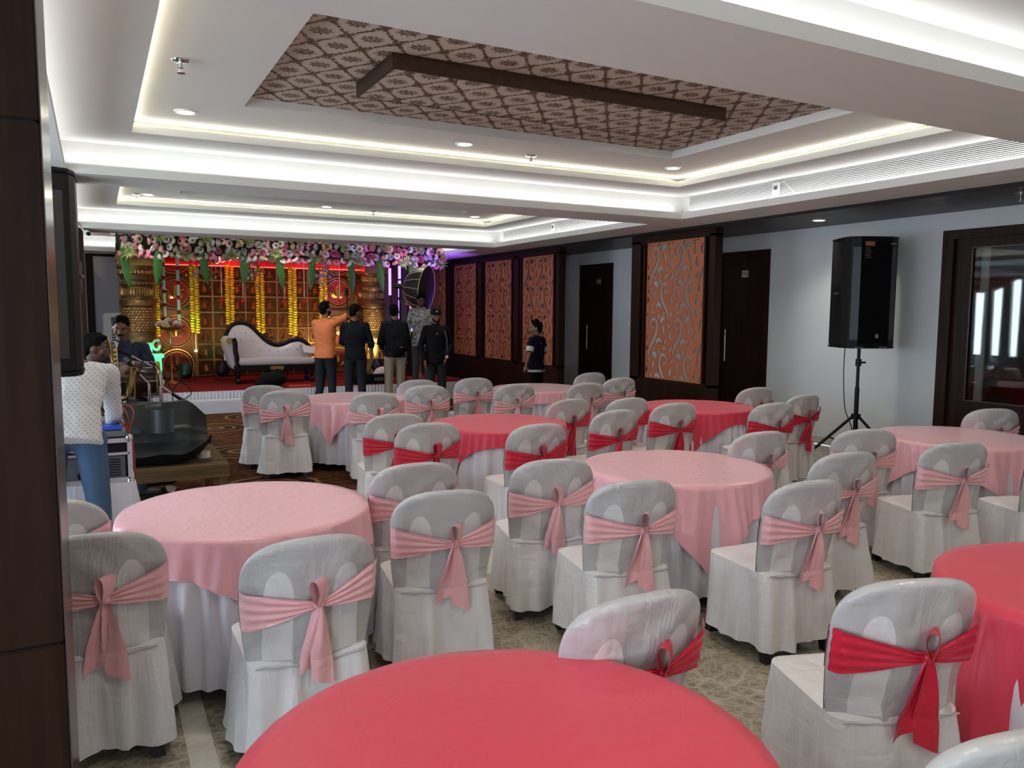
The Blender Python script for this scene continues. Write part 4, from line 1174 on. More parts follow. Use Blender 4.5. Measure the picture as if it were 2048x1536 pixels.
# thread drops with red tassels
M_TAS = mat('red_tassel', (.6, .01, .01), .6)
for k, (px, y0, y1) in enumerate(((441, 505, 597), (484, 505, 600), (567, 505, 600), (607, 505, 598), (678, 505, 601), (430, 500, 540), (562, 500, 545), (735, 505, 560), (784, 505, 568), (320, 505, 548))):
    a, b = P17(px, y0, 16.5), P17(px+.03*(y1-y0), y1, 16.5)
    t = thing('tassel_string', 'thin thread ending in a red tassel, %s' % {441:'first long one, left of the sofa back', 484:'above the high back of the sofa', 567:'beside the right neon word', 607:'above the low end of the sofa', 678:'over the raised hand of the man in orange', 430:'short one at the left neon word', 562:'short one at the right neon word', 735:'in front of the right pillar', 784:'violet lit, right of the right pillar', 320:'short one beside the left pillar'}[px], 'tassel', a, 0, 'red tassel threads hanging before the stage')
    L = a.z-b.z; MB().tube([(0, 0, RZ-a.z+.012), (0, 0, -L)], .009, 5).build('thread', M_THR, t, True)
    MB().lathe([(.012, 0), (.03, -.025), (.05, -.06), (.045, -.07), (.001, -.066)], 8, (0, 0, -L+.02)).build('tassel', M_TAS, t, True)
# bangle strings left
M_TUBE = mat('pale_blue_tube', (.42, .68, .66), .3); M_BEAD = mat('maroon_beads', (.16, .012, .01), .3)
for k, (px, y0, y1, lab) in enumerate(((325, 505, 640, 'hanging string of pale blue tubes and maroon beads, the left one by the pillar'), (354, 505, 652, 'hanging string of pale blue tubes and maroon beads, the right one by the pillar'))):
    a, b = P17(px, y0, 16.5), P17(px+.04*(y1-y0), y1, 16.5); t = thing('bead_string', lab, 'decoration', a, 0, None); L = a.z-b.z; n = 5; s = L/n; MB().tube([(0, 0, -.05), (0, 0, RZ-a.z+.012)], .005, 5).build('cord', M_THR, t, True)
    for i in range(n):
        z0 = -i*s-(.05 if k else 0); MB().cyl((0, 0, z0), (0, 0, z0-s*.74), .032, n=10).build('tube', M_TUBE if i else M_WHITE, t, True)
        m = MB(); [m.ell((0, 0, z0-s*(.79+.07*j)), (.034, .034, .022), nu=8, nv=5) for j in range(4)]; m.build('beads', M_BEAD, t, True)
# yellow glowing tube near left pillar & right
c = P17(310, 560, 16.45); t = thing('yellow_tube', 'thin yellow tube hanging at the left pillar above a red bead', 'decoration', (c.x, 16.45, c.z))
MB().cyl((0, 0, .15), (0, 0, -.36), .014).build('tube', mat('yellow_tube', (.8, .6, .1), .3), t, True); MB().ell((0, 0, -.40), (.035, .035, .035)).build('bead', M_TAS, t, True)

# ---- right-hand entrance arch lit purple
ar = thing('flower_arch_post', 'dark post with glowing purple tubes right of the stage backdrop', 'post', (P17(789, 700, 15.6).x, 15.6, SZ))
M_PUR = mat('violet_tube', (.3, .2, 1), .4, emit=(.30, .16, 1.0), es=2.2)
MB().box(-.07, .07, -.05, .05, 0, 2.5).build('post', M_DARK, ar)
for dx, z0, z1 in ((.11, 1.15, 1.6), (.11, 1.66, 2.0), (.11, 2.04, 2.3), (.36, .95, 1.35), (.36, 1.42, 1.8), (-.10, 1.7, 2.25)):
    MB().cyl((dx, -.03, z0), (dx, -.03, z1), .028, n=10).build('light_tube', M_PUR, ar, True)
MB().box(.30, .42, .0, .06, 0, 2.5).build('post', M_DARK, ar)
px = P17(842, 740, 15.2); t = thing('purple_panel', 'violet lit carved pillar stub seen between the men on the right', 'pillar', (px.x, 15.4, SZ))
MB().lathe([(.13, 0), (.11, .06), (.09, .1), (.09, .6), (.12, .66), (.10, .72), (.10, 1.35), (.14, 1.42), (.14, 1.5)], 16).build('shaft', M_GOLD, t, True)
MB().box(-.16, .16, -.02, .3, 1.5, 1.56).build('capital', M_GOLD, t)

# ---- stage lights (par cans) and their coloured beams
def parcan(px, py, Y, label, aim, col, e, ang=70):
    c = at(px, py, 1, Y); t = thing('par_light', label, 'stage light', (c.x, Y, SZ)); 
    R = (Vector(aim)-Vector((c.x, Y, SZ+.18))).normalized(); M = R.to_track_quat('Z', 'Y').to_matrix()
    MB().lathe([(.06, -.13), (.10, -.10), (.115, .0), (.12, .13), (.105, .13), (.10, .02), (.001, .02)], 20, (0, 0, .19), M).build('housing', M_BLACKM, t, True)
    y = MB(); y.tube([(-.14, 0, 0), (-.145, 0, .19), (-.12, 0, .19)], .010, 6); y.tube([(.14, 0, 0), (.145, 0, .19), (.12, 0, .19)], .010, 6); y.box(-.15, .15, -.04, .04, 0, .012); y.build('yoke', M_BLACKM, t, True)
    if e:
        MB().lathe([(.001, .03), (.098, .03)], 20, (0, 0, .19), M).build('lens', mat('lens_'+label[:6], col, .3, emit=col, es=6), t)
        s = spot('par_beam', Vector((0, 0, .19))+R*.14, Vector((0, 0, .19))+R*3, e, col, ang, .8, .05); s.parent = t
    return t
parcan(372, 745, 16.1, 'black par light on the stage floor below the left lotus medallions', (1.6, 17.2, 1.9), (1, .80, .42), 34, 95)
parcan(446, 745, 16.3, 'black par light half hidden behind the left arm of the sofa', (2.9, 17.2, 2.1), (1, .55, .32), 18, 100)
parcan(560, 742, 16.3, 'black par light behind the sofa', (3.4, 17.2, 2.0), (1, .76, .36), 24, 100)
parcan(655, 742, 16.2, 'black par light behind the man in the orange shirt', (4.3, 17.2, 1.6), (1, .84, .42), 60, 95)
parcan(754, 742, 15.9, 'black par light beside the right carved pillar', (5.1, 16.9, 1.6), (1, .80, .42), 40, 90)
spot('valance_glow', (2.6, 16.3, 2.86), (2.7, 17.2, 2.2), 9, (1, .08, .04), 150, .9, .1)
spot('valance_glow', (4.2, 16.3, 2.86), (4.3, 17.2, 2.2), 7, (1, .08, .04), 150, .9, .1)
spot('green_wash', (.55, 14.7, .62), (1.0, 15.8, .80), 110, (.02, 1, .38), 44, .7, .05)
spot('violet_wash', (6.3, 14.6, 1.3), (5.6, 15.6, 2.95), 150, (.32, .10, 1), 110, .9, .05)
spot('violet_wash_low', (5.95, 14.9, 1.8), (5.9, 15.4, .6), 14, (.5, .08, 1), 70, .9, .05)

# green lit stepped pedestal at the foot of the left pillar
c = at(303, 735, 1, 15.7); t = thing('stepped_pedestal', 'glossy stepped pedestal glowing green in front of the left pillar', 'pedestal', (c.x, 15.7, SZ))
g = mat('pale_gold_gloss', (.62, .60, .48), .25, .3)
MB().box(-.20, .20, -.16, .16, 0, .10).box(-.17, .17, -.13, .13, .10, .50).box(-.21, .21, -.17, .17, .50, .58).build('body', g, t, bevel=.01)
sl = MB()
for k in range(5): sl.box(-.13, .13, -.145, -.13, .13+.07*k, .165+.07*k)
sl.build('louvres', g, t)
MB().tube([(.10+.09*math.cos(a)*(1-a/14), -.05, .72+.11*math.sin(a)*(1-a/14)) for a in [1+k*.5 for k in range(12)]], .028, 8).box(-.20, .02, -.1, .02, .58, .78).build('scroll', g, t, True)

# urli flower bowl on a pole
c = at(343, 730, 1, 16.0); t = thing('flower_bowl_stand', 'brass bowl of white flowers on a slender pole at the left of the stage', 'flower stand', (c.x, 16.0, SZ))
zb = at(343, 660, 1, 16.0).z-SZ
MB().lathe([(.16, 0), (.15, .012), (.03, .04), (.012, .08), (.012, zb-.05), (.03, zb-.02), (.16, zb+.01), (.20, zb+.06), (.19, zb+.06), (.001, zb+.03)], 28).build('stand', M_GOLD, t, True)
q = random.Random(3)
for k in range(26):
    a = q.uniform(0, 2*PI); r = .24*math.sqrt(q.random()); o = link('blossom', RM[q.choice(['white', 'white', 'cream', 'blush'])], t, None, (r*math.cos(a), r*math.sin(a), zb+.08+.10*(1-r/.25))); o.rotation_euler = (q.uniform(-.6, .6), q.uniform(-.6, .6), 0); o.scale = (1.1,)*3

# ---- wedding sofa
so = thing('wedding_sofa', 'white tufted chaise sofa with black carved frame on the red stage', 'sofa', (at(540, 755, 1, 15.5).x, 15.5, SZ))
sx = so.location.x
def S(px, py, Y=15.5): p = at(px, py, 1, Y); return (p.x-sx, p.z-SZ)
prof_px = [(447, 706), (449, 690), (452, 672), (458, 658), (466, 649), (476, 645), (487, 645), (497, 649), (506, 656), (515, 665), (524, 674), (533, 681), (542, 686), (552, 689), (563, 688), (574, 684), (584, 680), (597, 678), (608, 682), (616, 689), (621, 700)]
top = [S(*p, 15.7) for p in prof_px]
M_FAB = satin('sofa_leatherette', (.66, .60, .62), .32)
seatz0, seatz1 = S(540, 727)[1], S(540, 715)[1]
YB_ = .16
bk = MB()
n = len(top); tx = catmull(top, 3)
def backf(u, v):
    i = min(len(tx)-1, int(u*(len(tx)-1)+.5)); x, z = tx[i]; z0 = seatz1-.05
    zz_ = z0+(z-.05-z0)*v; puff = .05*math.sin(PI*min(1, v*1.05))**.5*math.sin(PI*min(1, max(0, u)))**.3
    d = 0
    return (x, YB_-puff+.05*v, zz_)
bk.grid(len(tx), 14, backf); bk.build('backrest', M_FAB, so, True)
MB().grid(len(tx), 3, lambda u, v: (tx[min(len(tx)-1, int(u*(len(tx)-1)+.5))][0], YB_+.14, (seatz0-.1)+(tx[min(len(tx)-1, int(u*(len(tx)-1)+.5))][1]-.03-seatz0+.1)*v)).build('back_board', M_BLACKM, so, True)
MB().tube([(x, YB_+.06, z) for x, z in tx], .038, 10).build('frame_rail', M_BLACKM, so, True)
sc = MB()
for px, py, s in ((534, 671, -1), (544, 679, 1)):
    x, z = S(px, py, 15.6); sc.tube([(x+s*.055*math.cos(a)*(1-a/9), YB_+.05, z+.055*math.sin(a)*(1-a/9)) for a in [k*.6 for k in range(13)]], .013, 7)
sc.build('carved_scroll', M_BLACKM, so, True)
x0s, x1s = S(469, 720)[0], S(622, 720)[0]
MB().box(x0s, x1s, -.34, .18, seatz0, seatz1).build('seat_cushion', M_FAB, so, True, bevel=.03)
MB().box(x0s-.06, x1s+.02, -.33, .20, seatz0-.11, seatz0).build('seat_rail', M_BLACKM, so, bevel=.01)
MB().box(S(533, 735)[0], S(561, 735)[0], -.345, -.33, seatz0-.10, seatz0-.02).build('rail_ornament', M_GOLD, so, bevel=.01)
for px, py in ((468, 667), (491, 666), (481, 682), (504, 682), (519, 702), (530, 688), (539, 700), (556, 702), (574, 701), (593, 699)):
    x, z = S(px, py, 15.66); MB().ell((x, YB_-.055+.01, z), (.012, .008, .012), nu=8, nv=5).build('button', mat('button_grey', (.3, .27, .29), .4), so, True)
# left arm: scroll roll, white outside, black front moulding
xa, za = S(454, 681); rol = MB().cyl((xa, -.30, za), (xa, .16, za), .085, n=20); rol.build('arm_roll', M_FAB, so, True)
MB().cyl((xa, -.315, za), (xa, -.30, za), .062, n=18).build('arm_rosette', M_GOLD, so, True)
pa = catmull([(xa+.07, za+.05), (xa+.10, za-.05), (xa+.10, za-.18), (xa+.12, za-.30), (xa+.14, seatz0-.02), (xa+.16, seatz0-.1)], 4)
MB().tube([(x, -.30, z) for x, z in pa], .045, 8).build('arm_moulding', M_BLACKM, so, True)
pw = catmull([(xa-.10, za+.02), (xa-.07, za-.15), (xa-.02, za-.30), (xa+.02, seatz0), (xa+.08, seatz0-.09)], 4)
MB().grid(len(pw), 3, lambda u, v: (pw[int(u*(len(pw)-1)+.5)][0]+.0, -.29+.45*v, pw[int(u*(len(pw)-1)+.5)][1])).build('arm_outside', M_FAB, so, True)
MB().add([(p[0], -.285, p[1]) for p in pw]+[(p[0], -.285, p[1]) for p in reversed(pa)], [tuple(range(len(pw)+len(pa)))]).build('arm_front', M_FAB, so)
# right arm
xr_, zr_ = S(618, 692); MB().grid(12, 8, lambda u, v: (xr_-.16+.30*u, -.25+.40*v, seatz1-.02+(zr_-seatz1+.06)*math.sin(PI*(.15+.6*v))*(1-.25*u))).build('arm', M_FAB, so, True)
MB().cyl((xr_+.15, -.28, zr_-.08), (xr_+.15, .14, zr_-.08), .07, n=16).build('arm_roll', M_FAB, so, True)
for x, y in ((x0s+.02, -.28), (x1s-.06, -.28), (x0s+.05, .14), (x1s-.06, .14)):
    MB().lathe([(.05, seatz0-.1), (.035, seatz0-.16), (.045, seatz0-.2), (.022, .10), (.05, .07), (.058, .05), (.04, .012), (.02, 0)], 14, (x, y, 0)).build('leg', M_BLACKM, so, True)

# ---- bags at the stage edge
def blob_mesh(mb, name, m, voxel=.02, smooth=3):
    me = mb.mesh(name, m); o = bpy.data.objects.new('tmp', me); C.objects.link(o)
    b = bmesh.new(); b.from_mesh(me); bmesh.ops.recalc_face_normals(b, faces=b.faces); b.to_mesh(me); b.free()
    r = o.modifiers.new('r', 'REMESH'); r.mode = 'VOXEL'; r.voxel_size = voxel; r.use_smooth_shade = True
    if smooth: s = o.modifiers.new('s', 'SMOOTH'); s.iterations = smooth; s.factor = .5
    dg = bpy.context.evaluated_depsgraph_get(); dg.update()
    n = bpy.data.meshes.new_from_object(o.evaluated_get(dg)); n.name = name; bpy.data.objects.remove(o)
    n.materials.clear(); n.materials.append(m); n.polygons.foreach_set('use_smooth', [True]*len(n.polygons)); n.update()
    return n
M_BAG = mat('black_bag_fabric', (.008, .008, .010), .75, spec=.1)
c = at(545, 762, 1, 14.5); b = MB().ell((0, 0, .13), (.26, .16, .14)).ell((.1, .02, .24), (.12, .10, .08)).ell((-.2, 0, .06), (.12, .12, .07))
o = link('duffel_bag', blob_mesh(b, 'duffel_bag', M_BAG), None, 'slumped black bag on the stage floor in front of the sofa', (c.x, 14.5, SZ)); tag(o, cat='bag')
c = at(600, 766, 1, 14.3); b = MB().box(-.20, .20, -.06, .06, 0, .03); o = b.build('orange_sash', mat('orange_cloth', (.75, .06, .02), .6), None, bevel=.01, loc=(c.x, 14.3, SZ)); tag(o, 'folded orange-red cloth lying at the edge of the stage', 'cloth')
c = at(744, 768, 1, 14.4); t = thing('equipment_bag', 'long black equipment bag with a pale printed word on the stage edge', 'bag', (c.x, 14.4, SZ))
MB().box(-.38, .38, -.12, .12, .0, .17).build('body', M_BAG, t, bevel=.03)
mb = MB()
for k, ch in enumerate(((0, 0), (.045, 0), (.09, 0), (.135, 0))): mb.box(.02+ch[0], .05+ch[0], -.123, -.121, .06, .07).box(.02+ch[0], .05+ch[0], -.123, -.121, .10, .11).box(.02+ch[0], .028+ch[0], -.123, -.121, .06, .11)
mb.build('printed_word', mat('pale_print', (.45, .42, .6), .5), t)
c = at(768, 762, 1, 14.7); b = MB().ell((0, 0, .13), (.20, .14, .16)).ell((-.12, 0, .06), (.14, .12, .08)); o = link('cloth_bundle', blob_mesh(b, 'cloth_bundle', mat('pale_pink_cloth', (.60, .45, .50), .7)), None, 'pale pink cloth bundle beside the equipment bag', (c.x, 14.75, SZ)); tag(o, cat='cloth')

# air cooler behind the pillar
c = at(232, 700, 1, 17.8); t = thing('air_cooler', 'tall white air cooler with louvred front left of the carved pillar', 'cooler', (c.x+.05, 17.8, 0)); zt2 = at(232, 626, 1, 17.8).z
MB().box(-.26, .34, -.2, .2, 0, zt2).build('cabinet', M_WHITE, t, bevel=.03)
MB().box(-.12, .30, -.205, -.2, .75, zt2-.08).build('recess', mat('cooler_dark', (.1, .1, .11), .5), t)
for k in range(14): MB().box(-.12, .30, -.225, -.2, .78+k*.05, .80+k*.05).build('louvre', M_WHITE, t)

# ================================================================ PEOPLE
def seg(mb, p0, p1, r0, r1, n=12, k=1.0):
    """tapered capsule"""
    p0, p1 = Vector(p0), Vector(p1); d = p1-p0; L = d.length
    M = d.to_track_quat('Z', 'Y').to_matrix()
    prof = [(.001, -r0)]+[(r0*math.cos(a), -r0*math.sin(a)) for a in (1.1, .7, .35)]+[(r0, 0), (r1, L)]+[(r1*math.cos(a), L+r1*math.sin(a)) for a in (.35, .7, 1.1)]+[(.001, L+r1)]
    mb.lathe(prof, n, p0, M)
def torso(mb, rings, M=None):
    """rings: (x,y,z,rx,ry)"""
    n = 20; o = len(mb.v)
    for x, y, z, rx, ry in rings:
        for i in range(n):
            a = 2*PI*i/n; c, s = math.cos(a), math.sin(a); e = .85
            mb.v.append((x+rx*abs(c)**e*(1 if c > 0 else -1), y+ry*abs(s)**e*(1 if s > 0 else -1), z))
    for k in range(len(rings)-1):
        for i in range(n): mb.f.append((o+k*n+i, o+k*n+(i+1) % n, o+(k+1)*n+(i+1) % n, o+(k+1)*n+i)); mb.mi.append(0)
    mb.f.append(tuple(reversed([o+i for i in range(n)]))); mb.mi.append(0)
    mb.f.append(tuple(o+(len(rings)-1)*n+i for i in range(n))); mb.mi.append(0)
SKIN = mat('brown_skin', (.22, .105, .062), .5, var=.1, vscale=6)
SKIND = mat('dark_brown_skin', (.10, .048, .030), .5)
HAIR = mat('black_hair', (.004, .0035, .003), .7, spec=.08, bump=.6, bscale=120)
EYEW = mat('eye_white', (.28, .25, .23), .5, spec=.2); EYEB = mat('eye_dark', (.012, .008, .006), .2)
def head_geo(mb, c, M):
    """skull, jaw, nose, ears, neck stub; +Y is the face"""
    T = lambda v: Vector(c)+M@Vector(v)
    mb.ell(T((0, -.012, .025)), (.076, .094, .092), M, 16, 10)
    mb.ell(T((0, .018, -.030)), (.062, .070, .085), M, 14, 9)
    mb.ell(T((0, .048, -.085)), (.034, .032, .026), M, 10, 6)
    mb.ell(T((0, .096, -.018)), (.013, .017, .026), M, 8, 6); mb.ell(T((0, .104, -.034)), (.018, .013, .011), M, 8, 6)
    mb.ell(T((0, .086, -.062)), (.026, .012, .010), M, 8, 6)
    mb.ell(T((0, .078, .022)), (.050, .018, .012), M, 10, 6)
    for s in (-1, 1):
        mb.ell(T((s*.078, -.005, -.010)), (.010, .022, .032), M, 8, 6); mb.ell(T((s*.040, .056, -.030)), (.026, .026, .026), M, 8, 6)
def face_parts(body, c, M, mous=False, beard=False, hairc=HAIR):
    T = lambda v: Vector(c)+M@Vector(v)
    for s in (-1, 1):
        MB().ell(T((s*.031, .079, .000)), (.013, .008, .007), M, 8, 5).build('eye', EYEW, body, True)
        MB().ell(T((s*.031, .086, .000)), (.006, .003, .006), M, 8, 5).build('pupil', EYEB, body, True)
        MB().ell(T((s*.032, .088, .020)), (.020, .006, .005), M, 8, 5).build('eyebrow', hairc, body, True)
    MB().ell(T((0, .096, -.062)), (.024, .006, .006), M, 8, 5).build('lips', mat('lips', (.16, .06, .05), .5), body, True)
    if mous: MB().ell(T((0, .098, -.050)), (.032, .008, .008), M, 10, 5).build('moustache', hairc, body, True)
    if beard:
        MB().ell(T((0, .052, -.082)), (.040, .034, .032), M, 12, 6).ell(T((.045, .030, -.055)), (.026, .035, .04), M, 8, 6).ell(T((-.045, .030, -.055)), (.026, .035, .04), M, 8, 6).build('beard', hairc, body, True)
def hair_mesh(c, M, style='short', vox=.009):
    mb = MB(); T = lambda v: Vector(c)+M@Vector(v)
    mb.ell(T((0, -.022, .040)), (.084, .096, .092), M, 16, 10); mb.ell(T((0, -.060, -.015)), (.066, .055, .070), M, 12, 8)
    q = random.Random(int(c[0]*991+c[2]*77)); n = 16 if style != 'tall' else 30
    for k in range(n):
        a = q.uniform(0, 2*PI); r = q.uniform(0, .06); h = {'short': .012, 'tall': .045, 'crest': .03}[style]
        mb.ell(T((r*math.cos(a), .015+r*math.sin(a)*1.1, .108+h*q.random()-r*.35)), (.026, .028, .022), M, 7, 5)
    if style in ('tall', 'crest'): mb.ell(T((0, .045, .105)), (.058, .045, .036), M, 10, 7)
    return blob_mesh(mb, 'hair', HAIR, vox, 2)
def hand_geo(mb, w, d, side=1, grip=.5, up=None, s=1.0, palm_n=None):
    """palm with four fingers and a thumb. w wrist, d pointing direction, grip 0 flat..1 fist"""
    d = Vector(d).normalized(); w = Vector(w)
    pn = Vector(palm_n) if palm_n else Vector((-side, 0, 0)); pn = (pn-d*pn.dot(d)).normalized(); x = d.cross(pn).normalized()
    M = Matrix((x, pn, d)).transposed()
    mb.ell(w+d*.045*s, (.040*s, .017*s, .052*s), M, 12, 8)
    for k in range(4):
        b = w+d*.082*s+x*(k-1.5)*.0195*s; L = (.070, .078, .074, .058)[k]*s; a = 0; p = b; q = L/3
        for j in range(3):
            a += grip*(.55+.25*j); dd = d*math.cos(a)+pn*math.sin(a); seg(mb, p, p+dd*q, .0088*s-.001*j, .0080*s-.001*j, 8); p = p+dd*q
    tb = w+d*.025*s-x*.032*s*side; t1 = tb+(d*.6-x*side*.75+pn*.35).normalized()*.038*s; t2 = t1+(d*.85-x*side*.15+pn*(.3+grip)).normalized()*.032*s
    seg(mb, w+d*.02*s, tb, .016*s, .013*s, 8); seg(mb, tb, t1, .012*s, .011*s, 8); seg(mb, t1, t2, .0105*s, .009*s, 8)
def person(label, loc, rz, J, H=1.0, skin=SKIN, shirt=None, pants=None, hair='short', hrot=(0, 0, 0), sleeve='short', untucked=.10, face=True, mous=False, beard=False,
           shoes=None, hgrip=(.5, .5), collar=True, vox=.0105, belly=0., palm=None):
    """J: joints in person space (facing +Y), already posed. keys: pel, wst, chs, nck, hd, shL/R, elL/R, wrL/R, hnL/R(dir), hpL/R, knL/R, anL/R, ftL/R(dir)"""
    t = thing('person', label, 'person', loc, rz); J = {k: Vector(v)*H for k, v in J.items()}
    HM = (Matrix.Rotation(hrot[2], 3, 'Z')@Matrix.Rotation(hrot[0], 3, 'X')@Matrix.Rotation(hrot[1], 3, 'Y'))
    b = MB(); hs = 1.0
    head_geo(b, J['hd'], HM)
    seg(b, J['nck']-Vector((0, 0, .03)), J['hd']+HM@Vector((0, -.02, -.05)), .056, .052)
    seg(b, J['chs'], J['nck'], .08*H, .052*H); seg(b, J['wst'], J['chs'], .11*H, .12*H); seg(b, J['pel'], J['wst'], .10*H, .10*H)
    for s, sg in (('L', -1), ('R', 1)):
        seg(b, J['nck'], J['sh'+s], .034*H, .036*H); seg(b, J['sh'+s], J['el'+s], .040*H, .037*H); seg(b, J['el'+s], J['wr'+s], .037*H, .025*H)
        hand_geo(b, J['wr'+s], J['hn'+s], sg, hgrip[0 if s == 'L' else 1], s=1.0*H, palm_n=(palm or {}).get(s))
        seg(b, J['pel'], J['hp'+s], .09*H, .082*H); seg(b, J['hp'+s], J['kn'+s], .08*H, .052*H); seg(b, J['kn'+s], J['an'+s], .052*H, .036*H)
        seg(b, J['an'+s]-Vector((0, 0, .03)), J['an'+s]-Vector((0, 0, .03))+J['ft'+s].normalized()*.14*H, .036*H, .03*H)
    body = link('body', blob_mesh(b, 'body', skin, vox, 2), t)
    if face: face_parts(body, J['hd'], HM, mous, beard)
    if hair: link('hair', hair_mesh(J['hd'], HM, hair), body)
    # trousers
    p = MB()
    seg(p, J['pel']+Vector((0, 0, .05*H)), J['pel'], .098*H, .108*H)
    for s in ('L', 'R'):
        seg(p, J['pel'], J['hp'+s], .100*H, .098*H); seg(p, J['hp'+s], J['kn'+s], .094*H, .070*H); seg(p, J['kn'+s], J['an'+s]+Vector((0, 0, .0)), .068*H, .058*H)
    link('trousers', blob_mesh(p, 'trousers', pants, .013, 4), t)
    # shirt
    c = MB(); up = (J['chs']-J['wst']).normalized(); dn = (J['pel']-J['wst']).normalized()
    pel, wst, chs, nck = J['pel'], J['wst'], J['chs'], J['nck']; ax = (J['shR']-J['shL']).normalized()
    def ring_seq(P):   # loft along an arbitrary spine
        n = 22; o = len(c.v)
        for q, rx, ry, d in P:
            yv = d.cross(ax).normalized()*(-1); 
            for i in range(n):
                a = 2*PI*i/n; cs, sn = math.cos(a), math.sin(a)
                c.v.append(tuple(q+ax*rx*abs(cs)**.85*(1 if cs > 0 else -1)+yv*ry*abs(sn)**.9*(1 if sn > 0 else -1)))
        for k in range(len(P)-1):
            for i in range(n): c.f.append((o+k*n+i, o+k*n+(i+1) % n, o+(k+1)*n+(i+1) % n, o+(k+1)*n+i)); c.mi.append(0)
        c.f.append(tuple(reversed([o+i for i in range(n)]))); c.mi.append(0); c.f.append(tuple(o+(len(P)-1)*n+i for i in range(n))); c.mi.append(0)
    q = random.Random(len(label))
    hem = pel+dn*untucked*H
    ring_seq([(hem, .180*H, .140*H, -dn), (pel, .172*H, .138*H, -dn), ((pel+wst)/2, .165*H, (.122+belly)*H, up), (wst, .158*H, (.118+belly)*H, up), ((wst+chs)/2, .178*H, (.122+belly*.5)*H, up), (chs, .178*H, .122*H, up), (chs*.5+nck*.5, .165*H, .102*H, up), (nck-up*.03*H, .10*H, .075*H, up), (nck+up*.012*H, .066*H, .066*H, up)])
    for s in ('L', 'R'):
        sh, el, wr = J['sh'+s], J['el'+s], J['wr'+s]
        seg(c, chs+(nck-chs)*.6, sh, .064*H, .064*H)
        if sleeve == 'short': seg(c, sh, sh+(el-sh)*.72, .066*H, .066*H)
        elif sleeve == 'half': seg(c, sh, el, .065*H, .058*H); seg(c, el, el+(wr-el)*.15, .060*H, .056*H)
        else: seg(c, sh, el, .065*H, .054*H); seg(c, el, el+(wr-el)*.88, .056*H, .044*H)
    if collar: c.tube([tuple(nck+up*.02*H+Vector((.062*math.cos(a), .056*math.sin(a), .010*math.cos(a*2)))*H) for a in [2*PI*k/16 for k in range(16)]], .014*H, 6, closed=True)
    sm = blob_mesh(c, 'shirt', shirt, .0125, 3)
    for v in sm.vertices:      # cloth creases
        w = .007*nz(v.co.x*7+v.co.z*9, v.co.y*8, v.co.z*12)+.004*nz(v.co.x*22, v.co.y*22, v.co.z*30)
        v.co += v.normal*w
    so_ = link('shirt', sm, t)
    for s in ('L', 'R'):
        a = J['an'+s]; f = J['ft'+s].normalized(); z0 = a.z-.075*H if a.z > .07 else 0
        m = MB(); seg(m, a+Vector((0, 0, -.045*H))-f*.03, a+Vector((0, 0, -.045*H))+f*.16*H, .042*H, .036*H); m.box
        link('shoe', blob_mesh(m, 'shoe', shoes or M_BLACK, .014, 2), t)
    return t, body, J
def stand(**kw):
    J = dict(pel=(0, 0, .96), wst=(0, -.005, 1.12), chs=(0, -.01, 1.34), nck=(0, -.01, 1.50), hd=(0, .015, 1.655),
             shL=(-.165, -.01, 1.44), shR=(.165, -.01, 1.44), elL=(-.225, -.03, 1.15), elR=(.225, -.03, 1.15), wrL=(-.235, .05, .91), wrR=(.235, .05, .91),
             hnL=(0, .25, -1), hnR=(0, .25, -1), hpL=(-.09, 0, .90), hpR=(.09, 0, .90), knL=(-.10, .015, .50), knR=(.10, .015, .50), anL=(-.11, -.01, .09), anR=(.11, -.01, .09), ftL=(-.25, 1, 0), ftR=(.25, 1, 0))
    J.update(kw); return J
def cloth(name, col, rough=.8, **kw): return mat(name, col, rough, spec=.06 if max(col) < .1 else .2, bump=.25, bscale=9, **kw)
def pos(px, Y): c = at(px, 760, 1, Y); return c.x
DENIM = mat('dark_denim', (.022, .028, .038), .85, spec=.1, var=.6, vscale=5)

# man in the orange shirt, right arm raised towards the stage, seen from behind and turned right
x = pos(652, 12.95)
t, body, J = person('man in an orange shirt and dark jeans raising his right arm, back to us', (x, 12.95, 0), -.75,
    stand(elR=(.30, .22, 1.56), wrR=(.34, .40, 1.76), hnR=(0, .45, 1), elL=(-.19, .10, 1.20), wrL=(-.10, .30, 1.28), hnL=(.5, .8, .2), knR=(.09, .03, .5), anL=(-.14, -.06, .09)),
    1.055, shirt=cloth('orange_shirt', (.80, .24, .09)), pants=DENIM, hrot=(.15, 0, -.35), beard=True, sleeve='half', untucked=.06, hair='crest')
MB().tube([tuple(J['wrR']+Vector((.032*math.cos(a), .032*math.sin(a), 0))) for a in [2*PI*k/12 for k in range(12)]], .006, 5, closed=True).build('wristband', mat('red_thread', (.6, .2, .12), .6), body, True)
ph = thing('phone_stick', 'thin dark stick with a phone held up by the man in orange', 'phone', tuple(at(694, 592, 1, 12.7)))
MB().cyl((0, 0, -.5), (0, 0, .02), .010, n=8).build('stick', M_BLACK, ph, True); MB().box(-.02, .02, -.035, .035, .0, .13).build('phone', M_BLACK, ph, bevel=.006)
# man in black shirt and jeans
person('man in a plain black shirt and faded jeans seen from behind, second from the left', (pos(711, 12.55), 12.55, 0), -.25,
    stand(elR=(.25, -.02, 1.16), wrR=(.26, .02, .90), elL=(-.20, .08, 1.18), wrL=(-.10, .26, 1.10), hnL=(.6, .8, 0)), 1.03,
    shirt=cloth('black_shirt', (.012, .014, .018)), pants=DENIM, hrot=(-.12, 0, -.75), sleeve='half', untucked=.05, hair='crest')
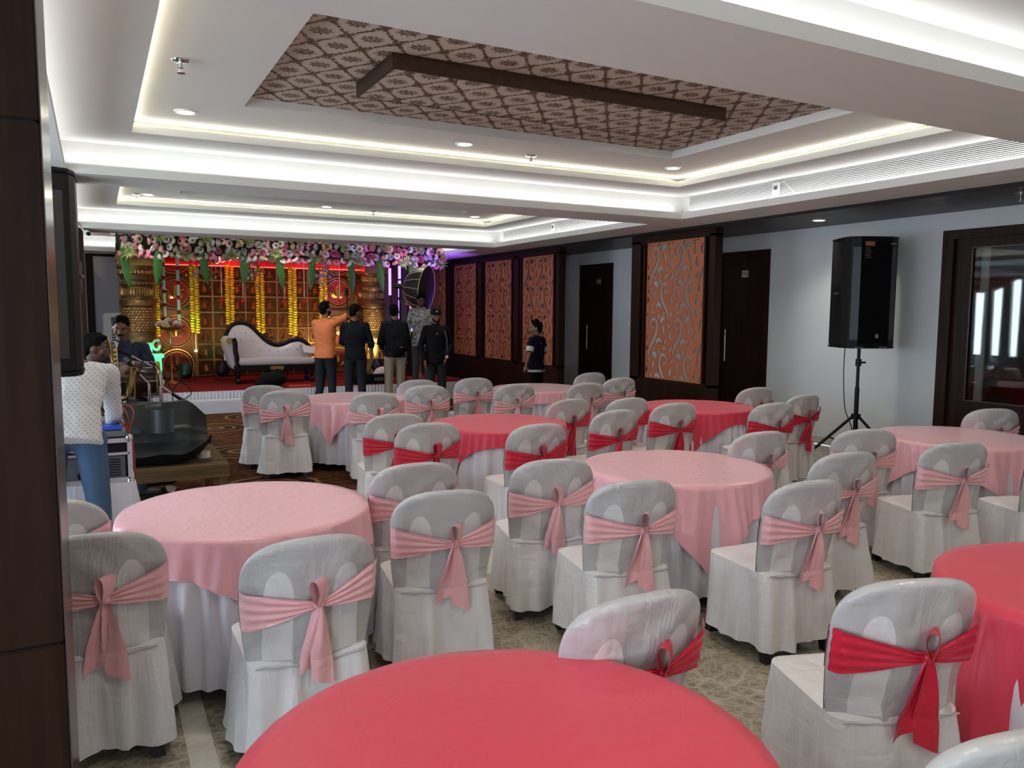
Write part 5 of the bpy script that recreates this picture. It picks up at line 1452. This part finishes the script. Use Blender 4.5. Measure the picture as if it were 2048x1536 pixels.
# man with backpack and beige trousers
t, body, J = person('man with a black backpack and beige trousers seen from behind', (pos(790, 12.6), 12.6, 0), .0,
    stand(elL=(-.24, .02, 1.17), wrL=(-.14, .22, 1.05), hnL=(.5, .8, 0), elR=(.24, .02, 1.17), wrR=(.16, .2, 1.02), hnR=(-.5, .8, 0), anR=(.16, -.02, .09)), 1.04,
    shirt=cloth('charcoal_shirt', (.018, .018, .022)), pants=cloth('beige_trousers', (.40, .35, .26)), hrot=(0, 0, -.55), beard=True, sleeve='long', untucked=.04)
bp = thing('backpack', 'black backpack worn by the man in beige trousers', 'backpack', (pos(790, 12.6), 12.6-.20, 1.04), 0)
b = MB().ell((0, 0, .20), (.155, .09, .27)).ell((0, -.05, .10), (.13, .07, .14)).box(-.14, .14, -.07, .06, .02, .30)
link('bag', blob_mesh(b, 'bag', M_BAG, .014, 5), bp)
MB().tube([(-.05, 0, .46), (-.03, -.02, .50), (.03, -.02, .50), (.05, 0, .46)], .009, 6).build('handle', M_BAG, bp, True)
MB().box(-.03, .03, -.13, -.125, .09, .10).build('logo_strip', mat('grey_print', (.3, .3, .3), .5), bp)
for s in (-1, 1): MB().tube([(s*.09, .03, .42), (s*.11, .10, .47), (s*.12, .20, .46), (s*.13, .36, .36), (s*.14, .36, .15), (s*.14, .12, .04)], .015, 6).build('strap', M_BAG, bp, True)
MB().grid(3, 8, lambda u, v: (.15+.02*u, .02, .05-.40*v)).build('loose_strap', M_BAG, bp)
# tall man, patterned shirt, on the step
g = NT('grey_leaf_shirt', .8); v = g.coord('Object'); g.base(g.ramp(g.noise(v, 16, 5, .7, 1.5), [(.42, (.10, .10, .10)), (.5, (.30, .31, .31)), (.56, (.55, .56, .56))]))
t, body, J = person('tall man in a grey leaf-patterned shirt with a red strap, on the step', (pos(843, 13.86), 13.86, .225), 2.75,
    stand(elL=(-.24, .05, 1.16), wrL=(-.12, .24, 1.08), hnL=(.6, .7, 0), elR=(.24, .0, 1.16), wrR=(.22, .16, 1.0)), 1.03,
    shirt=g.m, pants=cloth('grey_jeans', (.06, .065, .07)), skin=SKIND, hrot=(-.25, 0, .35), hair='tall', sleeve='long', untucked=.14)
MB().tube([(.10, .02, 1.56), (.11, -.12, 1.50), (.13, -.16, 1.36), (.14, -.15, 1.15), (.15, -.08, 1.0)], .022, 6).build('bag_strap', mat('dusty_red_strap', (.30, .05, .05), .7), t, True)
# man in a black cap
t, body, J = person('man in a black cap and black hoodie facing us with a white watch', (pos(872, 12.0), 12.0, 0), 2.95,
    stand(elR=(.26, .02, 1.16), wrR=(.20, .10, .93), hnR=(0, .2, -1), elL=(-.25, -.02, 1.17), wrL=(-.14, .18, .98), hnL=(.35, .3, -.9)), 1.0,
    shirt=cloth('black_hoodie', (.010, .010, .012)), pants=cloth('charcoal_trousers', (.03, .032, .036)), hrot=(-.15, 0, .1), beard=True, sleeve='long', untucked=.10, hgrip=(.3, .3))
hd = J['hd']; cap = MB().lathe([(.094, .018), (.094, .05), (.088, .09), (.066, .125), (.03, .142), (.001, .145)], 20, hd)
cap.grid(12, 5, lambda u, v: tuple(hd+Vector(((u-.5)*.16*(1-.2*v), .075+.075*v-.05*(2*u-1)**2*1.0, .028-.02*v)))); cap.build('cap', M_BAG, body, True)
MB().box(hd.x-.03, hd.x+.03, hd.y+.093, hd.y+.097, hd.z+.06, hd.z+.085).build('cap_badge', mat('grey_print', (.3, .3, .3), .5), body)
w = J['wrL']; MB().cyl(w+Vector((-.0, .018, .01)), w+Vector((.0, .034, .012)), .022, n=14).build('watch', mat('white_watch', (.75, .75, .72), .3), body, True)
MB().tube([tuple(w+Vector((.030*math.cos(a), .030*math.sin(a), 0))) for a in [2*PI*k/12 for k in range(12)]], .007, 5, closed=True).build('watch_strap', M_STEEL, body, True)
MB().tube([(-.12, .13, 1.42), (-.15, .155, 1.28), (-.16, .14, 1.10), (-.17, .06, .98)], .012, 6).build('bag_strap', mat('dark_grey_strap', (.06, .06, .065), .7), t, True)
# boy
t, body, J = person('boy in a navy top with white sleeve bands beside the orange screen', (pos(1072, 11.55), 11.55, 0), .35,
    stand(elL=(-.25, -.04, 1.18), wrL=(-.28, .02, .94), hnL=(-.25, .2, -1), elR=(.27, .0, 1.18), wrR=(.20, .16, 1.05), hnR=(-.5, .7, -.3)), .875,
    shirt=cloth('navy_top', (.008, .010, .022)), pants=cloth('black_shorts', (.008, .008, .010)), hrot=(.1, 0, .75), hair='tall', sleeve='short', untucked=.13, skin=SKIN)
for s in ('L', 'R'):
    sh, el = J['sh'+s], J['el'+s]; a, b2 = sh+(el-sh)*.52, sh+(el-sh)*.86
    MB().cyl(a, b2, .068, .066, n=14).build('sleeve_band', mat('white_band', (.55, .55, .53), .7), t, True)
pz = J['pel']; torso(mbx := MB(), [(0, 0, pz.z-.125, .162, .120), (0, 0, pz.z-.085, .162, .120)]); mbx.build('hem_band', MATS['white_band'], t, True)

# ---- musicians' corner : low platform, drummer, saxophonist, bending technician
PZ = .28
pf = thing('musician_platform', 'low platform under a cream sheet where the musicians sit', 'platform', (.05, 9.3, 0))
MB().box(-.75, .75, -.75, .95, 0, PZ-.03).build('deck', M_DARK, pf); 
MB().grid(30, 30, lambda u, v: (-.77+1.54*u, -.77+1.74*v, PZ+.02*nz(u*5, v*5)+(-.0))).grid(30, 4, lambda u, v: (-.77+1.54*u, -.78+.01*math.sin(u*40), PZ*(1-v))).build('sheet', mat('cream_sheet', (.55, .50, .38), .8), pf, True)
def stool(x, y, z0, z1, lab):
    s = thing('stool', lab, 'stool', (x, y, z0)); MB().lathe([(.16, z1-z0-.04), (.165, z1-z0-.01), (.15, z1-z0), (.001, z1-z0)], 20).build('seat', M_BLACK, s, True)
    for a in (.8, 2.4, 3.9, 5.5): MB().cyl((.14*math.cos(a), .14*math.sin(a), 0), (.09*math.cos(a), .09*math.sin(a), z1-z0-.04), .014).build('leg', M_STEEL, s, True)
def seated(**kw):
    J = dict(pel=(0, 0, .58), wst=(0, -.01, .74), chs=(0, .01, .96), nck=(0, .03, 1.12), hd=(0, .07, 1.27), shL=(-.18, .02, 1.07), shR=(.18, .02, 1.07),
             elL=(-.24, .10, .82), elR=(.24, .10, .82), wrL=(-.16, .32, .78), wrR=(.16, .32, .78), hnL=(.3, 1, -.2), hnR=(-.3, 1, -.2),
             hpL=(-.10, .04, .55), hpR=(.10, .04, .55), knL=(-.20, .42, .55), knR=(.20, .42, .55), anL=(-.20, .45, .10), anR=(.20, .45, .10), ftL=(-.2, 1, 0), ftR=(.2, 1, 0))
    J.update(kw); return J
g = NT('navy_dotted_shirt', .7); v = g.coord('Object')
vo = g.n('ShaderNodeTexVoronoi'); vo.inputs['Scale'].default_value = 26; g.l(v, vo.inputs['Vector'])
g.base(g.mix(g.mth('LESS_THAN', vo.outputs['Distance'], .13), (.012, .020, .06), (.28, .22, .20)))
dx, dy = at(246, 700, 1, 9.0).x, 9.0
stool(dx, dy, PZ, PZ+.44, 'black round stool under the drummer')
t, body, J = person('heavy-set drummer with a moustache in a navy dotted shirt, facing us', (dx, dy, PZ-.04), PI-.15,
    seated(elL=(-.27, .10, .84), elR=(.27, .10, .84), wrL=(-.24, .36, .74), wrR=(.22, .34, .76)), 1.03, shirt=g.m, pants=DENIM, hrot=(-.22, 0, 0), mous=True, sleeve='short', belly=.02, hair='short', untucked=.02, vox=.009)
MB().add([tuple(J['nck']+Vector(p)) for p in ((.02, .055, .03), (.065, .05, .02), (.06, .10, -.08), (.03, .11, -.03))], [(0, 1, 2, 3)]).build('open_collar', mat('cream_collar', (.6, .55, .45), .7), t)
# drum on a stand
dc = at(272, 760, 1, 8.35); dr = thing('dholak_drum', 'barrel drum with gold hoops on a stand in front of the drummer', 'drum', (dc.x, 8.35, dc.z))
Rx = Matrix.Rotation(PI/2, 3, 'Y')@Matrix.Rotation(.0, 3, 'X')
MB().lathe([(.15, -.20), (.17, -.15), (.185, 0), (.17, .15), (.15, .20)], 28, (0, 0, 0), Rx).build('shell', mat('dark_red_wood', (.03, .012, .008), .25), dr, True)
for z in (-.20, -.02, .19):
    MB().lathe([(.172, -.022), (.19 if z == -.02 else .18, 0), (.172, .022), (.160, .022), (.160, -.022), (.172, -.022)], 28, (z, 0, 0), Rx).build('hoop', mat('gold_hoop', (.50, .32, .08), .3, .6), dr, True)
MB().lathe([(.001, -.205), (.150, -.205), (.150, -.20)], 28, (0, 0, 0), Rx).build('drumhead', mat('drumhead', (.45, .38, .28), .6), dr, True)
for k in range(8): a = k/8*2*PI; MB().cyl((-.19, .175*math.cos(a), .175*math.sin(a)), (.19, .175*math.cos(a), .175*math.sin(a)), .004, n=5).build('tension_rod', M_CHROME, dr, True)
sd = MB()
for x in (-.10, .12): sd.cyl((x, -.02, -.17), (x*1.3, -.15, -(dc.z-PZ)), .016).cyl((x, .02, -.17), (x*1.3, .18, -(dc.z-PZ)), .016)
sd.build('stand', M_CHROME, dr, True)
# saxophonist, profile
sx_, sy = -.07, 7.55
stool(sx_-.02, sy, 0, .62, 'stool under the saxophone player')
t, body, J = person('saxophone player in profile behind the loudspeaker, hand at his mouth', (sx_, sy, .14), -PI/2-.25,
    seated(wrR=(.04, .24, 1.02), elR=(.22, .22, .84), hnR=(-.3, .5, .8), wrL=(-.04, .30, .72), hnL=(.3, .6, -.3)), 1.0, shirt=cloth('olive_shirt', (.05, .055, .05)), pants=DENIM, skin=SKIND, hrot=(-.1, 0, .15), sleeve='short', untucked=.02, vox=.009)
sxo = at(226, 735, 1, 7.62); sa = thing('saxophone', 'brass tenor saxophone held by the player left of the drum', 'saxophone', (sxo.x, 7.62, sxo.z)); sa.scale = (.85,)*3; M_BRASS = mat('brass', (.62, .42, .14), .22, 1.)
p = catmull([(-.14, .02, .30), (-.10, .02, .335), (-.045, .0, .30), (-.02, 0, .20), (.0, 0, .0), (.015, 0, -.24), (.05, 0, -.32), (.11, 0, -.31), (.14, 0, -.22), (.155, 0, -.10), (.17, 0, .0)], 4)
rr_ = [.010+.018*min(1, k/24) for k in range(len(p))]
for k in range(len(p)-12, len(p)): rr_[k] = .028+.045*((k-len(p)+12)/12)**2
MB().tube(p, rr_, 14).build('body', M_BRASS, sa, True)
MB().cyl(p[0], (-.175, .02, .28), .011, .008).build('mouthpiece', M_BLACK, sa, True)
kk = MB()
for k in range(9): kk.cyl((.02, -.03, .18-k*.045), (.02, -.045, .18-k*.045), .016, n=10).cyl((.035, -.035, .20-k*.045), (.035, -.035, .17-k*.045), .004, n=5)
kk.build('keys', M_BRASS, sa, True)
MB().tube([(.04, -.03, .22), (.045, -.04, 0), (.06, -.03, -.22)], .005, 5).build('rod', M_BRASS, sa, True)
# technician bending over the mixer
g = NT('white_dotted_shirt', .8); v = g.coord('Object', (1, 1, 1)); s_ = g.sep(v)
ca = g.mth('MULTIPLY', g.mth('SINE', g.mth('MULTIPLY', s_[0], 210.)), g.mth('SINE', g.mth('MULTIPLY', s_[2], 190.))); g.base(g.mix(g.mth('GREATER_THAN', ca, .55), (.66, .67, .68), (.42, .44, .48)))
JEAN = mat('faded_blue_jeans', (.05, .10, .19), .85, var=.7, vscale=3.2)
tx_, ty_ = at(146, 900, 1, 5.62).x, 5.62
person('man in a white dotted shirt and blue jeans bending over the mixer', (tx_, ty_, 0), -.12,
    stand(pel=(0, -.06, .94), wst=(0, .02, 1.08), chs=(0, .22, 1.24), nck=(-.02, .36, 1.29), hd=(-.05, .50, 1.27), shL=(-.18, .28, 1.28), shR=(.18, .30, 1.25),
          elL=(-.24, .40, 1.02), elR=(.185, .40, .98), wrL=(-.12, .56, .90), wrR=(.16, .54, .90), hnL=(.2, 1, -.3), hnR=(-.3, 1, -.4), hpL=(-.10, -.06, .88), hpR=(.10, -.06, .88), knL=(-.13, -.02, .48), knR=(.13, -.02, .48), anL=(-.14, -.08, .09), anR=(.15, -.06, .09)),
    1.05, shirt=g.m, pants=JEAN, skin=SKIND, hrot=(-.9, 0, 0), sleeve='long', untucked=.10, collar=True, hgrip=(.4, .3), vox=.009)

# ================================================================ SOUND GEAR
def pa_speaker(name, c, rz, label, h=1.26, w=.62, d=.50, prints=True):
    """origin at the bottom centre; front faces +Y (before rotation)"""
    t = thing(name, label, 'speaker', c, rz)
    # plan: front edge with bevelled cheeks, narrower back
    pl = [(-w*.44, -d/2), (w*.44, -d/2), (w/2, d*.20), (w/2-.02, d*.38), (w*.30, d/2), (-w*.30, d/2), (-w/2+.02, d*.38), (-w/2, d*.20)]
    MB().prism(pl, lambda u, v, z: (u, v, z), .02, h-.02).build('cabinet', M_BLACK, t, bevel=.012)
    for z0 in (0, h-.025): MB().prism([(x*1.015, y*1.015) for x, y in pl], lambda u, v, z: (u, v, z), z0, z0+.025).build('end_cap', M_BLACK, t, bevel=.006)
    MB().grid(9, 14, lambda u, v: ((u-.5)*w*.56, d/2+.012+.012*math.sin(PI*u), .06+(h-.12)*v)).build('front_grille', M_MESHG, t, True)
    for s in (-1, 1):
        MB().prism([(w*.30*s, d/2+.008), (w*.42*s, d*.43), (w*.41*s, d*.41), (w*.29*s, d/2)], lambda u, v, z: (u, v, z), .10, h-.12).build('side_vent', mat('dark_grey_strip', (.03, .03, .033), .4), t)
        a = MB(); xh = s*w*.47; a.box(xh-.012, xh+.012, -.10, .03, h*.50-.10, h*.50+.08); a.build('handle_cup', M_BLACKM, t); MB().cyl((xh+s*.012, -.09, h*.5-.01), (xh+s*.012, .02, h*.5-.01), .012).build('handle_bar', MATS['dark_grey_strip'], t, True)
        for z in (.22, h-.26): MB().cyl((s*w*.468, -.02, z), (s*w*.478, -.02, z), .03, n=12).build('rigging_point', M_BLACKM, t, True)
    if prints:
        y = d/2+.022
        MB().box(.04, .15, y, y+.003, h-.11, h-.06).build('red_logo_plate', mat('red_print', (.42, .10, .08), .5), t)
        mb = MB()
        for x0, segs in ((.140, 'Lm'), (.118, 'L'), (.096, 'tLb'), (.072, 'tR')):      # block letters on the plate (viewer's left is +x)
            x1 = x0-.016
            if 'L' in segs: mb.box(x0-.004, x0, y+.003, y+.004, h-.10, h-.07)
            if 'm' in segs or 'R' in segs: mb.box(x1, x1+.004, y+.003, y+.004, h-.10, h-.07)
            if 't' in segs or 'm' in segs: mb.box(x1, x0, y+.003, y+.004, h-.074, h-.07)
            if 'b' in segs: mb.box(x1, x0, y+.003, y+.004, h-.10, h-.096)
        for k in range(6): mb.box(.09-.01*(k % 3), .15, y, y+.002, h-.135-k*.022, h-.131-k*.022)
        mb.box(-.19, -.155, y-.012, y-.008, h-.09, h-.077).box(-.225, -.197, y-.016, y-.012, h-.09, h-.077)
        mb.box(-.05, -.015, y, y+.003, .12, .165); mb.build('printed_marks', mat('pale_grey_print', (.28, .28, .27), .5), t)
    for x in (-.12, .16): MB().box(x-.045, x+.045, d/2-.02, d/2+.018, .0, .022).build('purple_label', mat('violet_tape', (.12, .09, .24), .5), t)
    return t
def tripod(c, h, label, rz=0, r=.62, hub=.52):
    t = thing('speaker_stand', label, 'stand', (c[0], c[1], 0), rz)
    MB().cyl((0, 0, .12), (0, 0, h*.62), .026, n=14).build('lower_pole', M_BLACKM, t, True)
    MB().cyl((0, 0, h*.60), (0, 0, h), .019, n=14).build('upper_pole', M_BLACKM, t, True)
    MB().cyl((0, 0, hub-.03), (0, 0, hub+.03), .055, n=10).build('hub', M_BLACKM, t, True)
    MB().cyl((0, 0, h*.80), (0, 0, h*.86), .033, n=12).cyl((.03, 0, h*.83), (.085, 0, h*.83), .012, n=8).build('collar', M_BLACKM, t, True)
    for k in range(3):
        a = k*2*PI/3+PI; x, y = math.cos(a), math.sin(a)
        l = MB().cyl((x*.04, y*.04, hub), (x*r, y*r, .02), .017, n=10).build('leg', M_BLACKM, t, True)
        MB().cyl((x*r*.98, y*r*.98, .035), (x*r*1.03, y*r*1.03, .0), .024, n=10).build('rubber_foot', M_BLACK, l, True)
        MB().cyl((0, 0, .16), (x*r*.52, y*r*.52, .275), .009, n=8).build('brace', M_BLACKM, t, True)
    return t
sc_ = at(1718, 700, 0, 7.95)
tripod((7.95, sc_.y), 1.40, 'black tripod stand of the loudspeaker against the white wall', rz=-.45)
pa_speaker('loudspeaker', (7.95, sc_.y-.02, 1.34), PI-.40, 'black loudspeaker on a tripod in front of the white wall', 1.27, .62, .50)
cb = MB().tube(catmull([(7.98, sc_.y+.22, 1.36), (8.0, sc_.y+.24, 1.0), (8.02, sc_.y+.22, .62), (7.98, sc_.y+.14, .50), (7.99, sc_.y+.08, .36), (8.03, sc_.y+.10, .20), (8.0, sc_.y+.18, .01), (8.1, sc_.y+.3, .01)], 5), .006, 6).build('speaker_cable', M_BLACK, None, True); tag(cb, 'thin black cable hanging from the right loudspeaker to the floor', 'cable')
tripod((-.37, 5.12), 1.38, 'black stand of the left loudspeaker, hidden behind the brown column', r=.4)
pa_speaker('loudspeaker', (-.335, 5.08, at(150, 752, 1, 4.9).z), PI-.12, 'black loudspeaker at the left, just right of the big brown column', at(150, 342, 1, 4.95).z-at(150, 752, 1, 4.9).z, .56, .46, False)

# photographer's dome softbox on a stand
dc = at(800, 590, 1, 14.55); ds = thing('softbox_light', 'big black dome softbox with gold ribs on a tall stand right of the stage', 'studio light', (dc.x, 14.55, SZ))
aim = Vector((.74, -.66, -.12)).normalized(); Mx = aim.to_track_quat('Z', 'Y').to_matrix(); hc = Vector((.10, 0, dc.z-SZ+.16))
prof = [(.06, 0), (.22, .05), (.34, .15), (.43, .31), (.46, .45)]
MB().lathe(prof, 16, hc, Mx).build('dome', mat('dome_black', (.008, .008, .012), .5), ds, True)
for k in range(16):
    a = 2*PI*k/16; MB().tube([hc+Mx@Vector((r*1.01*math.cos(a), r*1.01*math.sin(a), z)) for r, z in prof], .006, 5).build('rib', mat('gold_piping', (.6, .48, .22), .5), ds, True)
MB().tube([hc+Mx@Vector((.46*math.cos(a), .46*math.sin(a), .45)) for a in [2*PI*k/40 for k in range(40)]], .009, 5, closed=True).build('rim', MATS['gold_piping'], ds, True)
MB().lathe([(.001, .445), (.45, .445)], 32, hc, Mx).build('diffuser', mat('diffuser_cloth', (.85, .82, .90), .7), ds)
MB().cyl(hc-aim*.22, hc, .05, n=12).build('lamp_head', M_BLACKM, ds, True)
MB().cyl((0, 0, .35), (0, 0, hc.z-.02), .02, n=10).cyl((0, 0, hc.z-.02), hc-aim*.1, .02, n=8).build('pole', M_BLACKM, ds, True)
mb = MB()
for k in range(6): p_ = hc+Mx@Vector((.37*math.cos(1.9+.07*k), .37*math.sin(1.9+.07*k), .18)); mb.ell(p_, (.008, .008, .012), None, 5, 4)
mb.build('printed_word', MATS['pale_grey_print'], ds)
for k in range(3): a = k*2*PI/3+.5; MB().cyl((0, 0, .5), (.42*math.cos(a), .42*math.sin(a), .01), .013, n=8).build('leg', M_BLACKM, ds, True)

# wooden bench with the draped monitor
bx0, bx1, by0, by1, bz = .14, .96, 6.86, 7.95, .45
bn = thing('wooden_bench', 'low rough wooden plank table under the black draped equipment', 'bench', ((bx0+bx1)/2, (by0+by1)/2, 0)); M_PINE = wood('rough_pine', (.07, .045, .02), (.16, .105, .05), .75, 'X')
hx, hy = (bx1-bx0)/2, (by1-by0)/2
for k in range(5): MB().box(-hx, hx, -hy+k*2*hy/5+.004, -hy+(k+1)*2*hy/5-.004, bz-.03, bz).build('plank', M_PINE, bn, bevel=.004)
MB().box(-hx, hx, -hy, -hy+.03, bz-.11, bz-.03).box(-hx, hx, hy-.03, hy, bz-.11, bz-.03).box(hx-.03, hx, -hy+.03, hy-.03, bz-.11, bz-.03).build('apron', M_PINE, bn, bevel=.003)
for x in (-hx+.04, hx-.05):
    for y in (-hy+.05, hy-.05): MB().box(x-.035, x+.035, y-.035, y+.035, 0, bz-.03).build('leg', M_PINE, bn, bevel=.004)
tp = thing('tape_roll', 'white roll of tape on the end of the wooden bench', 'tape', (.80, 7.25, bz+.0)); MB().lathe([(.055, 0), (.055, .05), (.033, .05), (.033, 0), (.055, 0)], 24).build('roll', M_WHITE, tp, True)
# black fabric case / monitor, wedge leaning back with a slumped flap
mo = thing('draped_monitor', 'large stage monitor in a slumped black fabric cover on the wooden bench', 'equipment', (.34, 7.25, bz)); M_NYL = mat('black_nylon', (.006, .008, .010), .42, spec=.3, bump=.5, bscale=6, var=.3)
p0 = at(222, 806, 1, 7.25); L = .42
b = MB(); X0, X1, HH = -.44, .50, at(300, 800, 1, 7.4).z-bz
def cas(u, v):
    a = v*2*PI
    x = X0+(X1-X0)*u; sl = .5+.5*u; top = HH-.02*math.sin(PI*u)-(.14*max(0, (u-.82)/.18)**1.4); bot = .02+.08*(1-min(1, u*3))*.5+.14*max(0, (u-.72)/.28)**2
    yy = [(-.26, bot), (.24, bot), (.30, top*.9), (.22, top), (.10, top*.98), (-.02, top*.55), (-.30, top*.42), (-.33, bot+.08)]
    n = len(yy); f = v*n; i = int(f) % n; g_ = f-int(f); p, q_ = yy[i], yy[(i+1) % n]
    s = 1-.30*max(0, (u-.85)/.15)
    return (x+.02*nz(v*5, u*5, 3), (p[0]+(q_[0]-p[0])*g_)*s+.018*nz(x*6, v*8, 1), p[1]+(q_[1]-p[1])*g_+.02*nz(x*5, v*9, 7))
b.grid(36, 48, cas, closev=True); n0 = len(b.v)
b.f.append(tuple(0+36*j for j in range(48))); b.mi.append(0); b.f.append(tuple(35+36*j for j in reversed(range(48)))); b.mi.append(0)
b.build('cover', M_NYL, mo, True)
MB().box(-.16, .16, .01, .02, 0, .20).build('opening', M_BLACKM, mo, loc=(.02, -.055, HH*.52)).rotation_euler = (-.55, 0, 0)
MB().grid(10, 8, lambda u, v: (-.02+.20*u, -.05+.015*math.sin(u*9)-.16*(1-v)*.0, .0+.20*v)).build('flap', mat('grey_nylon', (.035, .045, .05), .4), mo, True, loc=(.04, -.075, HH*.50))
# mixer + amp case on a white draped table
tb = thing('draped_table', 'small table under a hanging white satin cloth carrying the amplifier case', 'table', (-.17, 6.2, 0)); tz = .56
MB().box(-.52, .36, -.30, .32, tz-.03, tz).build('tabletop', M_PINE, tb)
def dcl(u, v):
    a = u; P = [(-.54, -.32), (.38, -.32), (.38, .34), (-.54, .34)]
    f = u*4; i = int(f) % 4; g_ = f-int(f); p, q_ = P[i], P[(i+1) % 4]; x = p[0]+(q_[0]-p[0])*g_; y = p[1]+(q_[1]-p[1])*g_
    o = v*.07+.025*math.sin(u*150+3*math.sin(u*20))*v; s = Vector((x+.08, y, 0)).normalized()
    return (x+s.x*o, y+s.y*o, tz+.005-(tz-.02)*v)
MB().grid(240, 10, dcl, closeu=True).add([(-.54, -.32, tz+.005), (.38, -.32, tz+.005), (.38, .34, tz+.005), (-.54, .34, tz+.005)], [(0, 1, 2, 3)]).build('white_cloth', M_SKIRT, tb, True)
am = thing('amplifier_case', 'open aluminium-edged rack case with an amplifier, beside the bending man', 'case', (-.12, 6.12, tz+.007)); W2, H2, D2 = .30, .30, .22
M_AL = mat('aluminium_edge', (.55, .55, .56), .3, .9)
MB().box(-W2, W2, -D2+.03, D2, .0, H2).build('body', M_BLACK, am)
e = MB()
for x in (-W2, W2):
    e.box(x-.015, x+.015, -D2, -D2+.03, 0, H2)
for z in (0, H2-.03): e.box(-W2, W2, -D2, -D2+.03, z, z+.03)
e.box(-W2, W2, -D2, -D2+.02, H2*.62, H2*.68); e.build('edging', M_AL, am, bevel=.003)
fp = MB().box(-W2+.03, W2-.03, -D2+.012, -D2+.03, .03, H2*.60).build('amplifier_front', mat('amp_grey', (.10, .105, .115), .4), am, bevel=.003)
for s in (-1, 1):
    for k in range(7): MB().box(s*.17-.07, s*.17+.07, -D2+.006, -D2+.012, .045+k*.018, .052+k*.018).build('vent_slot', M_BLACKM, am)
MB().cyl((0, -D2+.012, .06), (0, -D2-.012, .06), .022, n=16).cyl((.0, -D2+.012, .13), (0, -D2, .13), .012, n=12).build('knob', M_BLACK, am, True)
for x in (-W2, W2):
    for z in (.0, H2): MB().ell((x, -D2+.01, z), (.026, .026, .026), nu=10, nv=6).build('ball_corner', M_CHROME, am, True)
mx = thing('mixing_console', 'small mixer with blue and red knobs on top of the amplifier case', 'mixer', (-.08, 6.14, tz+H2+.012))
MB().add([(-.24, -.20, 0), (.24, -.20, 0), (.24, .20, 0), (-.24, .20, 0), (-.24, -.20, .04), (.24, -.20, .04), (.24, .20, .10), (-.24, .20, .10)], [(3,2,1,0), (4,5,6,7), (0,1,5,4), (1,2,6,5), (2,3,7,6), (3,0,4,7)]).build('chassis', mat('mixer_grey', (.16, .17, .18), .4), mx, bevel=.006)
kc = [mat('knob_blue', (.03, .10, .55), .4), mat('knob_red', (.5, .04, .03), .4), mat('knob_white', (.6, .6, .6), .4)]
kmesh = [MB().lathe([(.009, 0), (.008, .014), (.001, .015)], 8).mesh('knob', m_, True) for m_ in kc]
for i in range(9):
    for j in range(5): link('knob', kmesh[0 if j < 2 else (1 if (i+j) % 4 == 0 else 2)], mx, None, (-.20+i*.05, -.12+j*.06, .05+.009*j+.006))
MB().box(.05, .22, -.19, -.05, .05, .075).build('blue_panel', kc[0], mx)
wr_ = MB()
q = random.Random(12)
for k in range(5):
    x = .02+.05*k; wr_.tube(catmull([(x-.05, .12, .12), (x, .05, .2), (x+.08, -.05, .16), (.27, -.1, .0), (.29, -.16, -.3), (.28, -.10, -.55)], 5), .005, 5)
o = wr_.build('mixer_cables', mat('red_cable', (.30, .03, .02), .5), None, True, loc=(-.08, 6.14, tz+H2+.01)); tag(o, 'bundle of red cables hanging from the mixer', 'cable')
# cables under the bench
for k, (c_, lab) in enumerate((((.25, .02, .015), 'tangle of dark red cables on the carpet under the wooden bench'), ((.01, .01, .012), 'tangle of black cables on the carpet beneath the wooden bench'), ((.02, .05, .30), 'loose loop of blue cable under the wooden bench'))):
    mb = MB(); q = random.Random(k+2)
    for j in range((7, 8, 2)[k]):
        cx, cy = q.uniform(-.1, .75), q.uniform(7.0, 7.85); r = q.uniform(.08, .2)
        mb.tube([(cx+r*math.cos(a)*(1+.2*math.sin(a*2.3+j)), cy+r*.8*math.sin(a), .02+.02*j*.5+.012*math.sin(a*3)) for a in [i*.35 for i in range(24)]], .007, 5)
    tag(mb.build('cable_tangle', mat('cable_%d' % k, c_, .5), None, True), lab, 'cable')
px_ = thing('extension_box', 'white power strip among the cables under the bench', 'power strip', (.42, 7.15, .01)); MB().box(-.14, .14, -.04, .04, 0, .05).build('body', M_WHITE, px_, bevel=.01)
for k in range(3): MB().cyl((-.09+.09*k, 0, .05), (-.09+.09*k, 0, .052), .022, n=14).build('socket', M_BLACK, px_)
# microphone stands
def micstand(base, top, tip, lab, ch=M_CHROME):
    t = thing('microphone_stand', lab, 'microphone', base); b_, tp_ = Vector(top)-Vector(base), Vector(tip)-Vector(base)
    MB().cyl((0, 0, 0), (0, 0, b_.z), .014, n=10).lathe([(.11, 0), (.10, .02), (.02, .03)], 16).build('pole', ch, t, True)
    MB().cyl((0, 0, b_.z), tp_, .010, n=8).build('boom', ch, t, True)
    d = (tp_-Vector((0, 0, b_.z))).normalized(); mc = MB().cyl(tp_-d*.02, tp_+d*.13, .013, .020, n=10).build('microphone', M_BLACK, t, True)
    MB().cyl(tp_+d*.13, tp_+d*.18, .026, .022, n=12).build('mic_head', mat('mic_mesh', (.12, .12, .12), .4, .5), mc, True)
    MB().tube(catmull([tp_-d*.02, tp_+Vector((.06, 0, .12)), tp_+Vector((.16, .02, .0)), (.10, .02, b_.z-.25), (.05, 0, .2)], 5), .005, 5).build('mic_cable', M_BLACK, t, True)
A = lambda x, y, Y: tuple(at(x, y, 1, Y))
micstand((A(325, 790, 8.0)[0], 8.15, 0), (A(325, 740, 8.1)[0], 8.15, at(325, 742, 1, 8.1).z), A(258, 710, 8.1), 'microphone on a chrome stand leaning over the drum from the right')
micstand((A(300, 790, 8.0)[0], 8.1, 0), (A(300, 770, 8.1)[0], 8.1, at(300, 768, 1, 8.1).z), A(276, 745, 8.1), 'short chrome microphone stand directly in front of the drum')
micstand((A(318, 790, 8.0)[0]+.02, 8.05, 0), (A(322, 770, 8.05)[0]+.02, 8.05, at(322, 772, 1, 8.05).z), A(347, 789, 8.05), 'chrome stand whose black microphone points down to the right')
